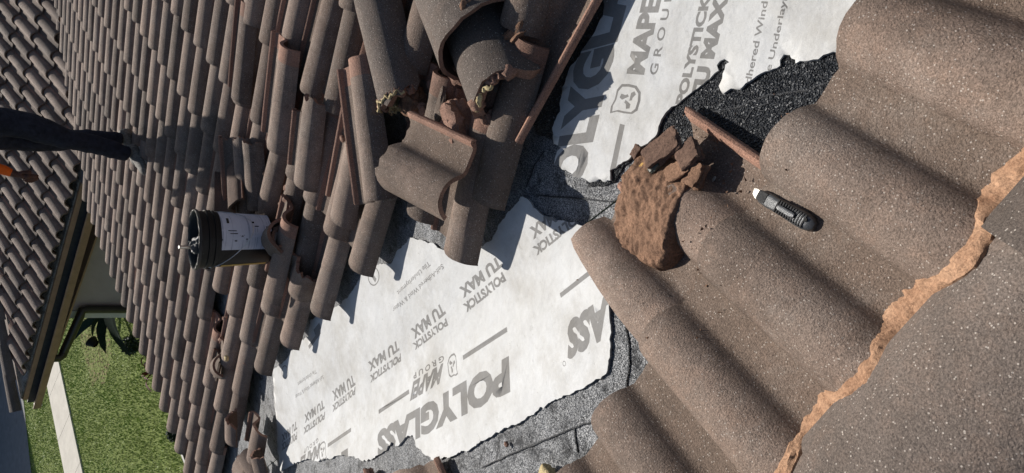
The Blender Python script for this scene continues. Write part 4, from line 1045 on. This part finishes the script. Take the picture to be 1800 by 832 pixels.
for tg, hc, d, s_ in (('1', hd1, dh, sdv), ('2', hd2, dh2, sdv2)):
    cu = d.cross(s_).normalized()
    for k, (off, ln) in enumerate(((-.032, .062), (-.011, .075), (.011, .070), (.032, .055))):
        b0 = hc + d * .045 + s_ * off
        chains.append([('pm' + tg, hc, .04), ('k%s%d' % (tg, k), b0, .0105), ('m%s%d' % (tg, k), b0 + d * ln * .5 + cu * .008, .0095), ('t%s%d' % (tg, k), b0 + d * ln * .85 + cu * .024, .008)])
    tb = hc - s_ * .035 - d * .01; chains.append([('pm' + tg, hc, .04), ('tb' + tg, tb, .013), ('tm' + tg, tb - s_ * .022 + d * .03, .011), ('tt' + tg, tb - s_ * .02 + d * .058 + cu * .01, .009)])
def seg(p, a, b):
    d = b - a; t = max(0, min(1, (p - a).dot(d) / d.length_squared)); return (p - a - d * t).length
pm = grow(chains, None)
pm.name = 'body'
pm.materials.clear()
for m in (M_DENIM, M_ORANGE, M_SKIN, M_GLOVE): pm.materials.append(m)
for pl in pm.polygons:
    c = pl.center; i = 0
    if min((c - hd1).length, (c - hd2).length) < .145 and (c - hd1).dot(dh) > -.05 or (c - hd2).length < .12: i = 3
    elif c.z > nk.z - .03 and (c - nk).length < .4 and abs((c - nk).dot(lf)) < .12: i = 2
    elif seg(c, sa, el1) < .085 or seg(c, el1, wr1) < .07 or seg(c, sb, el2) < .085 or seg(c, el2, wr2) < .07: i = 1
    elif c.z > waist.z - .06 or min((c - el1).length, (c - el2).length) < .22 and abs((c - hipc).dot(lf)) > .17: i = 1
    pl.material_index = i; pl.use_smooth = True
for v_ in pm.vertices:
    if v_.co.z < waist.z: q = v_.co; v_.co = q + v_.normal * (.010 * noise.noise(Vector((q.x * 7, q.y * 7, q.z * 16))) + .006 * noise.noise(Vector((q.x * 15, q.y * 15, q.z * 38))))
pe = empty('person', mid); tag(pe, 'roofer in dark navy trousers and orange shirt standing on the far slope', 'person')
link('body', pm, pe)
def shoe(ft, d, par):
    d = d.normalized(); s_ = up_.cross(d).normalized(); base = ft - d * .08 - up_ * .03
    tl = FAR.n
    secs = [(-.02, .028, .03, .045), (.0, .038, .05, .06), (.05, .042, .058, .065), (.10, .045, .045, .05), (.17, .05, .032, .037), (.23, .046, .026, .03), (.265, .03, .02, .024), (.275, .012, .01, .018)]
    V, F = [], []; n = 14
    for x, wy, hz, cz_ in secs:
        for k in range(n): t = 2 * math.pi * k / n; V.append(base + d * x + s_ * wy * math.cos(t) + up_ * (cz_ + hz * math.sin(t)))
    for i in range(len(secs) - 1):
        for k in range(n): F.append((i * n + k, i * n + (k + 1) % n, (i + 1) * n + (k + 1) % n, (i + 1) * n + k))
    F += [tuple(range(n))[::-1], tuple(range((len(secs) - 1) * n, len(secs) * n))]
    sh = obj('shoe', V, F, M_SHOE, par, smooth=50)
    V, F = [], []
    for z in (-.004, .024):
        for k in range(24):
            t = 2 * math.pi * k / 24; x = .128 + .155 * math.cos(t); wy = (.05 if x > .12 else .042) * math.sin(t); V.append(base + d * x + s_ * wy + up_ * z)
    F = [tuple(range(24))[::-1], tuple(range(24, 48))] + [(k, (k + 1) % 24, 24 + (k + 1) % 24, 24 + k) for k in range(24)]
    obj('sole', V, F, M_SOLE, sh)
def tilt(d): return (d - FAR.n * d.dot(FAR.n)).normalized()
shoe(f1, tilt(fw), pe); shoe(f2, tilt((fw * .8 - lf * .5)), pe)
v, f = rock((.11, .095, .10), 51, 3, .06); hr = obj('hair', [Vector(q) + hd_ + up_ * .10 - fw * .012 for q in v], f, M_HAIR, pe, smooth=60)
